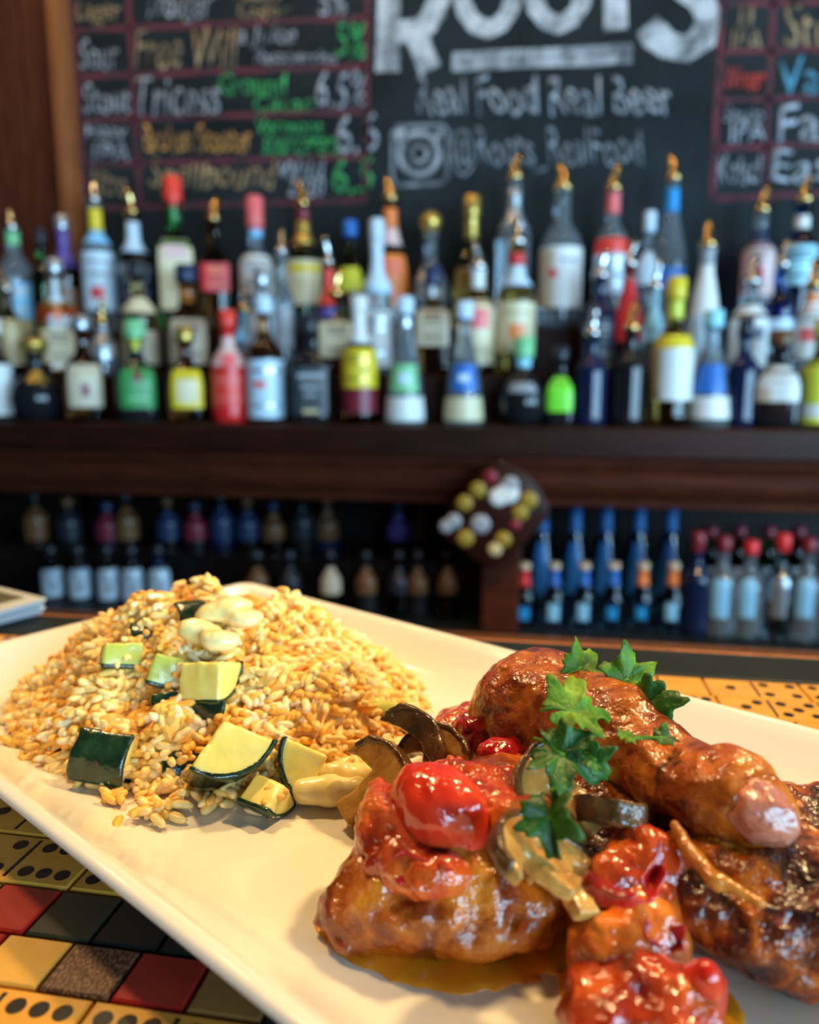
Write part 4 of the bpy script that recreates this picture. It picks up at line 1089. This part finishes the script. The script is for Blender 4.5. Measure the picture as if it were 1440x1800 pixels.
mushroom('dark brown mushroom slice standing at the top left of the chicken pile', A(722,1305,.024), .0125, (48, 18, -45), .0065, .0015, dark=True, stem=False, seed=1)
mushroom('tan mushroom slice leaning against the rice side of the pile', A(665,1378,.014), .0150, (52, 22, -55), .0055, .002, seed=2)
mushroom('small brown mushroom piece lying on the platter left of the tomato', A(625,1440,.004), .0065, (30, 0, -70), .005, 0, dark=True, stem=False, seed=3)
mushroom('curved golden mushroom slice under the cilantro below the drumstick', A(985,1385,.033), .0150, (38, -12, 40), .0045, .003, seed=4)
mushroom('glossy dark mushroom end in the middle of the pile', A(1075,1432,.030), .0090, (25, 10, 150), .006, .002, dark=True, stem=False, seed=5)
mushroom('pale tan mushroom slice with its stem to the right on the thigh', A(935,1508,.032), .0125, (30, 10, 62), .0042, .0015, seed=6)
mushroom('amber mushroom slice lying under the pale one', A(990,1540,.024), .0110, (28, 14, 30), .004, .001, seed=7)
mushroom('brown mushroom slice half hidden behind the tomato and rice', A(765,1335,.020), .0125, (48, -10, -30), .005, .002, seed=8)

# ------------------------------------------------------------------ zucchini chunks
def zucchini(label, base, R, L, e, ang=80, h=0.0007, seed=0, skin=True, flesh='zucchini_flesh'):
    """wedge of a round zucchini: axis along local x, skin on the outer arc (up = +z before rotation)"""
    half = math.radians(ang/2)
    n1 = np.array([0, math.cos(half), -math.sin(half)]); n2 = np.array([0, -math.cos(half), -math.sin(half)])
    off = 0.62*R
    def solid(p):
        q = p + np.array([0, 0, off])
        r = np.linalg.norm(q[..., 1:], axis=-1)
        d = smax(r - R, smax(q @ n1, q @ n2, 0.0012), 0.0012)
        d = smax(d, np.abs(q[..., 0]) - L/2, 0.0012)
        return d + 0.0004*fbm(p, 180, 2, seed)
    def skinf(p):
        q = p + np.array([0, 0, off]); r = np.linalg.norm(q[..., 1:], axis=-1)
        return smax(solid(p) - 0.00045, (R - 0.0014) - r, 0.0004)
    Rm = rotm(tuple(math.radians(a) for a in e))
    post = lambda v: v @ Rm.T @ RFRAME + np.array(base)
    ext = max(L/2, R) + 0.003
    lo = np.array([-L/2-.003, -R-.003, -R-.003]); hi = -lo
    o = tag(organic('zucchini_chunk', solid, lo, hi, h, M[flesh], post=post), label, 'zucchini')
    if skin:
        c = organic('peel', skinf, lo, hi, h*0.9, M['zucchini_skin'], post=post)
        c.parent = o; c.matrix_parent_inverse = Matrix.Translation(o.location).inverted(); c['label'] = 'dark green peel'
    return o
zucchini('large pale zucchini chunk at the front of the rice, peel underneath', A(402,1335,.014), .0190, .021, (186, -36, -64), 100, seed=1)
zucchini('zucchini chunk with a dark peel edge right of the large pale one', A(525,1350,.010), .0165, .013, (105, -32, -80), 85, seed=2)
zucchini('zucchini chunk showing only dark green peel at the front left of the rice', A(184,1332,.010), .0155, .019, (62, 6, -6), 70, seed=3)
zucchini('yellowish zucchini chunk in the upper middle of the rice mound', A(298,1178,.030), .0120, .014, (205, 20, 10), 90, seed=4, flesh='celery')
zucchini('pale zucchini chunk beside the yellowish one in the rice', A(368,1195,.030), .0150, .018, (205, -8, -20), 90, seed=5)
zucchini('small zucchini chunk with dark peel at the very top of the rice', A(338,1080,.045), .0100, .012, (30, 0, 30), 80, seed=6)
zucchini('small zucchini bit with dark peel on the upper left slope of the rice', A(262,1112,.038), .0090, .014, (20, 0, 20), 70, seed=7)
zucchini('pale zucchini chunk lying in front of the rice with grains on it', A(470,1405,.005), .0110, .013, (160, 0, -30), 85, seed=8)
zucchini('half buried zucchini chunk under the dark peel in the rice centre', A(325,1350,.006), .0100, .014, (60, 0, 10), 80, seed=9)
zucchini('zucchini bit with dark peel peeping out of the rice centre', A(300,1240,.021), .0090, .013, (75, 0, 20), 70, seed=10)
zucchini('zucchini bit with dark peel right of the rice centre', A(372,1250,.021), .0080, .012, (80, 0, -15), 70, seed=11)
zucchini('yellow green zucchini chunk on the left shoulder of the rice', A(215,1150,.034), .0100, .015, (200, 10, 25), 85, seed=12, flesh='celery')
def strip(name, label, cat, a, b, r, m, seed=0, flat=0.6, sag=0.0):
    a = np.array(a); b = np.array(b); mid = (a+b)/2 + np.array([0, 0, sag])
    prims = [('c', tuple(a), tuple(mid), r*0.9, r), ('c', tuple(mid), tuple(b), r, r*0.85)]
    o = chicken(name, label, prims, 0.0007, m, k=0.002, disp=((200, 0.0005, 2),), seed=seed, pad=0.005)
    o['category'] = cat; return o
strip('celery_strip', 'pale green celery strip on the right slope of the rice', 'celery', A(640,1245,.014), A(735,1258,.010), .0038, M['celery'], 1)
strip('onion_strip', 'yellow onion strip at the front right of the rice', 'onion', A(535,1392,.006), A(625,1388,.006), .0048, M['onion'], 2)
strip('onion_strip', 'second yellow onion strip next to the mushroom', 'onion', A(560,1366,.007), A(640,1360,.006), .0042, M['onion'], 3)
blob('onion_piece', 'large pale onion piece on the crest of the rice', 'onion', [('e', A(395,1072,.049), (.012,.006,.0045), (0,-8,20)), ('e', A(430,1085,.047), (.008,.006,.004), None)], 0.0008, M['onion'], k=0.003, seed=5)
blob('onion_piece', 'second pale onion piece below the crest of the rice', 'onion', [('e', A(350,1110,.044), (.009,.006,.005), (0,10,0)), ('e', A(385,1125,.043), (.008,.005,.004), None)], 0.0008, M['onion'], k=0.003, seed=6)

# ------------------------------------------------------------------ rice
foot_px = [(18,1262),(55,1325),(120,1372),(200,1396),(320,1398),(400,1412),(480,1420),(560,1405),(640,1382),(700,1330),(745,1262)]
foot = [A(*p) for p in foot_px]
cen = A(385,1255)
back = []
ang_f = [(math.atan2(p.y-cen.y, p.x-cen.x), (p-cen).length) for p in foot]
FO = 0.047      # crest height
back_px = [(690,1175),(600,1130),(500,1110),(400,1102),(300,1108),(200,1130),(110,1170),(45,1215)]
back = [A(*p) for p in back_px]
polar = sorted([(math.atan2(p.y-cen.y, p.x-cen.x), (p-cen).length) for p in foot + back])
pa = np.array([a for a, _ in polar]); pl = np.array([l for _, l in polar])
pa3 = np.concatenate([pa-2*math.pi, pa, pa+2*math.pi]); pl3 = np.tile(pl, 3)
def rice_h(x, y):
    dx, dy = x-cen.x, y-cen.y
    r = np.hypot(dx, dy)/np.interp(np.arctan2(dy, dx), pa3, pl3)
    base = np.clip(1 - r**1.5, 0, 1)**0.9
    q = np.stack([x, y, np.zeros_like(x)], -1)
    lump = fbm(q, 55, 3, 77)
    return (FO*base*(1 + 0.12*lump) + 0.0055*lump*np.clip(base*4, 0, 1)), r
NR = 5600
ext = pl.max()
cand = nrng.uniform(-ext, ext, (NR*4, 2)) + np.array([cen.x, cen.y])
hh, rr_ = rice_h(cand[:, 0], cand[:, 1])
keep = rr_ < 1.0
cand = cand[keep][:NR]; hh = hh[keep][:NR]; rr_ = rr_[keep][:NR]
depthf = nrng.random(len(cand))**1.4 * 0.0040
zz = PF + np.maximum(hh - depthf, 0.0) + 0.0013
pos = np.column_stack([cand, zz])
# grains that slid off the mound
def scatter(px, py, n, spread, hmax):
    c = A(px, py); p = np.column_stack([c.x + nrng.normal(0, spread, n), c.y + nrng.normal(0, spread, n), PF + 0.0012 + nrng.random(n)*hmax]); return p
loose = [scatter(*a) for a in ((395,1420,10,.004,.006),(480,1432,12,.0035,.008),(545,1415,5,.004,.001),(230,1400,10,.006,.003),(60,1335,8,.005,.002),(45,1250,14,.004,.006),(620,1400,5,.005,.001),(330,1395,8,.006,.003),(580,1400,4,.004,.001))]
pos = np.concatenate([pos] + loose)
def grain_mesh(pos, name, tilt=0.34, seed=3):
    rg = np.random.default_rng(seed)
    n = len(pos); nr, ns = 7, 6
    t = np.linspace(-1, 1, nr)
    prof = np.clip(1 - np.abs(t)**3.6, 0.0, 1)**0.5; prof[0] = prof[-1] = 0.42
    L = rg.uniform(0.0034, 0.0048, n); Rr = rg.uniform(0.00135, 0.00175, n); bend = rg.uniform(-0.0009, 0.0009, n)
    a = np.arange(ns)*2*np.pi/ns
    loc = np.zeros((n, nr, ns, 3))
    loc[..., 0] = L[:, None, None]*t[None, :, None]
    loc[..., 1] = Rr[:, None, None]*prof[None, :, None]*np.cos(a)[None, None, :] + bend[:, None, None]*(t**2)[None, :, None]
    loc[..., 2] = Rr[:, None, None]*prof[None, :, None]*np.sin(a)[None, None, :]
    yaw = rg.uniform(0, 2*np.pi, n); pit = rg.normal(0, tilt, n)
    cy, sy, cp, sp = np.cos(yaw), np.sin(yaw), np.cos(pit), np.sin(pit)
    Rm = np.zeros((n, 3, 3))
    Rm[:, 0, 0] = cy*cp; Rm[:, 0, 1] = -sy; Rm[:, 0, 2] = cy*sp
    Rm[:, 1, 0] = sy*cp; Rm[:, 1, 1] = cy;  Rm[:, 1, 2] = sy*sp
    Rm[:, 2, 0] = -sp;   Rm[:, 2, 2] = cp
    low = np.abs(sp)*L
    pz = pos.copy(); pz[:, 2] = np.maximum(pz[:, 2], PF + low + Rr)
    w = np.einsum('nij,nabj->nabi', Rm, loc) + pz[:, None, None, :]
    base = np.array([pos[:, 0].mean(), pos[:, 1].mean(), PF])
    V = (w - base).reshape(-1, 3)
    k = np.arange(ns); fs = []
    for r in range(nr-1):
        fs.append(np.stack([r*ns+k, r*ns+(k+1) % ns, (r+1)*ns+(k+1) % ns, (r+1)*ns+k], -1))
    fs.append(np.array([[0, 3, 2, 1], [0, 5, 4, 3]])); e = (nr-1)*ns
    fs.append(np.array([[e, e+1, e+2, e+3], [e, e+3, e+4, e+5]]))
    fs = np.concatenate(fs); nf = len(fs)
    Fq = (fs[None] + (np.arange(n)*nr*ns)[:, None, None]).reshape(-1, 4)
    me = bpy.data.meshes.new(name)
    me.vertices.add(len(V)); me.vertices.foreach_set('co', V.ravel())
    me.loops.add(len(Fq)*4); me.loops.foreach_set('vertex_index', Fq.astype(np.int32).ravel())
    me.polygons.add(len(Fq)); me.polygons.foreach_set('loop_start', (np.arange(len(Fq))*4).astype(np.int32))
    me.polygons.foreach_set('use_smooth', np.ones(len(Fq), dtype=bool))
    for q in ('rice_a', 'rice_b', 'rice_c', 'rice_d'): me.materials.append(M[q])
    big = np.clip(0.5 + 0.9*fbm(pos, 45, 2, 5), 0, 0.999)
    mi = ((big*2.4 + rg.random(n)*1.6)).astype(int) % 4
    me.polygons.foreach_set('material_index', np.repeat(mi, nf).astype(np.int32))
    me.update(calc_edges=True); me.validate()
    return me, Vector(base)
me, base = grain_mesh(pos, 'rice')
rice = tag(obj('rice', me, None, base), 'mound of golden buttery rice on the left half of the platter', 'rice', kind='stuff')
# packed core under the grains
U_, V_ = np.meshgrid(np.linspace(-ext, ext, 90), np.linspace(-ext, ext, 90), indexing='ij')
X_, Y_ = U_ + cen.x, V_ + cen.y
H_, Q_ = rice_h(X_, Y_)
Zc = PF + np.maximum(H_ - 0.0012, 0.0004)
v = np.stack([X_, Y_, Zc], -1).reshape(-1, 3) - np.array(base); f = []
for i in range(89):
    for j in range(89):
        if max(Q_[i, j], Q_[i+1, j], Q_[i, j+1], Q_[i+1, j+1]) < 0.97: f.append((i*90+j, (i+1)*90+j, (i+1)*90+j+1, i*90+j+1))
core = obj('rice_core', mesh('rice_core', v, f, M['rice_a']), rice)
core['kind'] = 'stuff'
cl = scatter(275, 1437, 26, .0034, .0035)
me, base = grain_mesh(cl, 'rice_clump', seed=8)
tag(obj('rice_clump', me, None, base), 'small clump of rice fallen in front of the mound', 'rice', kind='stuff')

# ------------------------------------------------------------------ cilantro
def leaf_outline(lobes, teeth, seed):
    rg = random.Random(seed); pts = []
    n = 72
    for i in range(n):
        th = -math.pi*0.92 + 2*math.pi*0.92*i/(n-1)
        r = 0.0
        for q_, (a, l, wd) in enumerate(lobes): r = max(r, l*(1 + 0.14*math.sin(seed*3.1 + q_*2.7))*math.exp(-((th - a - 0.12*math.sin(seed*1.7 + q_))/wd)**2))
        r = max(r, 0.60)
        r *= 1 + teeth*math.sin(th*14 + 1.2*math.sin(th*3 + seed)) * (0.8 + 0.4*math.sin(th*5 + seed)) + rg.uniform(-.05, .05)
        pts.append((r*math.cos(th), r*math.sin(th)))
    return pts
def leaf(label, base, size, e, curl=0.35, fold=0.3, dark=False, seed=0, stem=0.5):
    lobes = [(0, 1.0, .62), (1.1, .95, .58), (-1.1, .95, .58), (2.1, .75, .5), (-2.1, .75, .5)]
    ol = leaf_outline(lobes, 0.10, seed); n = len(ol); rings = 6
    v = [(0, 0, 0)]; f = []
    for r in range(1, rings+1):
        t = r/rings
        for x, y in ol:
            xx, yy = x*t, y*t
            z = curl*(xx*xx)*-0.6 + fold*abs(yy) - 0.35*fold*yy*yy + 0.11*math.sin(5*math.atan2(yy, xx) + seed)*t*t + 0.05*math.sin(9*xx + 7*yy + seed)*t
            v.append((xx*size, yy*size, z*size))
    for i in range(n-1): f.append((0, 1+i, 2+i))
    for r in range(rings-1):
        for i in range(n-1):
            a = 1 + r*n + i; f.append((a, a+n, a+n+1, a+1))
    v = np.array(v)
    R = rotm(tuple(math.radians(a) for a in e))
    v = v @ R.T @ RFRAME
    o = obj('cilantro_leaf', mesh('cilantro_leaf', v, f, M['cilantro_dark' if dark else 'cilantro']), None, base)
    sd = o.modifiers.new('thickness', 'SOLIDIFY'); sd.thickness = 0.00035; sd.offset = 0
    tag(o, label, 'cilantro')
    if stem:
        pts = np.array([(0.1, 0, .01), (-0.25*stem, 0.02, -.02), (-0.7*stem, 0.10, -.02), (-1.3*stem, 0.06, -.10)])*size
        tv, tf = tube_vf([tuple(p) for p in (pts @ R.T @ RFRAME)], [0.00065, 0.0006, 0.0006, 0.0005], 6)
        obj('stem', mesh('stem', tv, tf, M['cilantro']), o)
    return o
leaf('bright cilantro leaf curling up at the top of the drumstick', A(1020,1175,.050), .0105, (50, -20, 30), .9, .5, seed=1)
leaf('light green cilantro leaf pointing up at the right top of the drumstick', A(1100,1195,.049), .0110, (55, -25, 10), .5, .4, seed=2)
leaf('dark cilantro leaf hanging down the far side of the drumstick', A(1130,1245,.0455), .0150, (40, 30, -70), .4, .5, dark=True, seed=3)
leaf('wide green cilantro leaf lying flat across the middle of the drumstick', A(1005,1250,.052), .0130, (22, 8, 10), .3, .25, seed=4)
leaf('dark cilantro leaf where the drumstick meets the curved mushroom', A(985,1325,.045), .0120, (35, 20, -25), .4, .4, dark=True, seed=5)
leaf('dark slender cilantro leaf hanging over the pale mushroom slice', A(968,1435,.041), .0095, (30, 50, -90), .5, .9, dark=True, seed=6)
leaf('tiny cilantro bit on the narrow part of the drumstick', A(1100,1296,.0505), .0040, (15, 0, 60), .3, .3, seed=7, stem=0)
leaf('small curled cilantro sprig at the neck of the drumstick', A(1165,1298,.047), .0045, (20, 0, 0), .6, .4, dark=True, seed=8, stem=1.6)
leaf('small dark cilantro scrap at the back of the drumstick top', A(955,1163,.047), .0045, (40, 0, 40), .5, .4, dark=True, seed=9, stem=0)
leaf('narrow cilantro scrap on the front flank of the drumstick', A(1045,1335,.046), .0055, (40, 20, -35), .5, .8, dark=True, seed=10, stem=0.4)
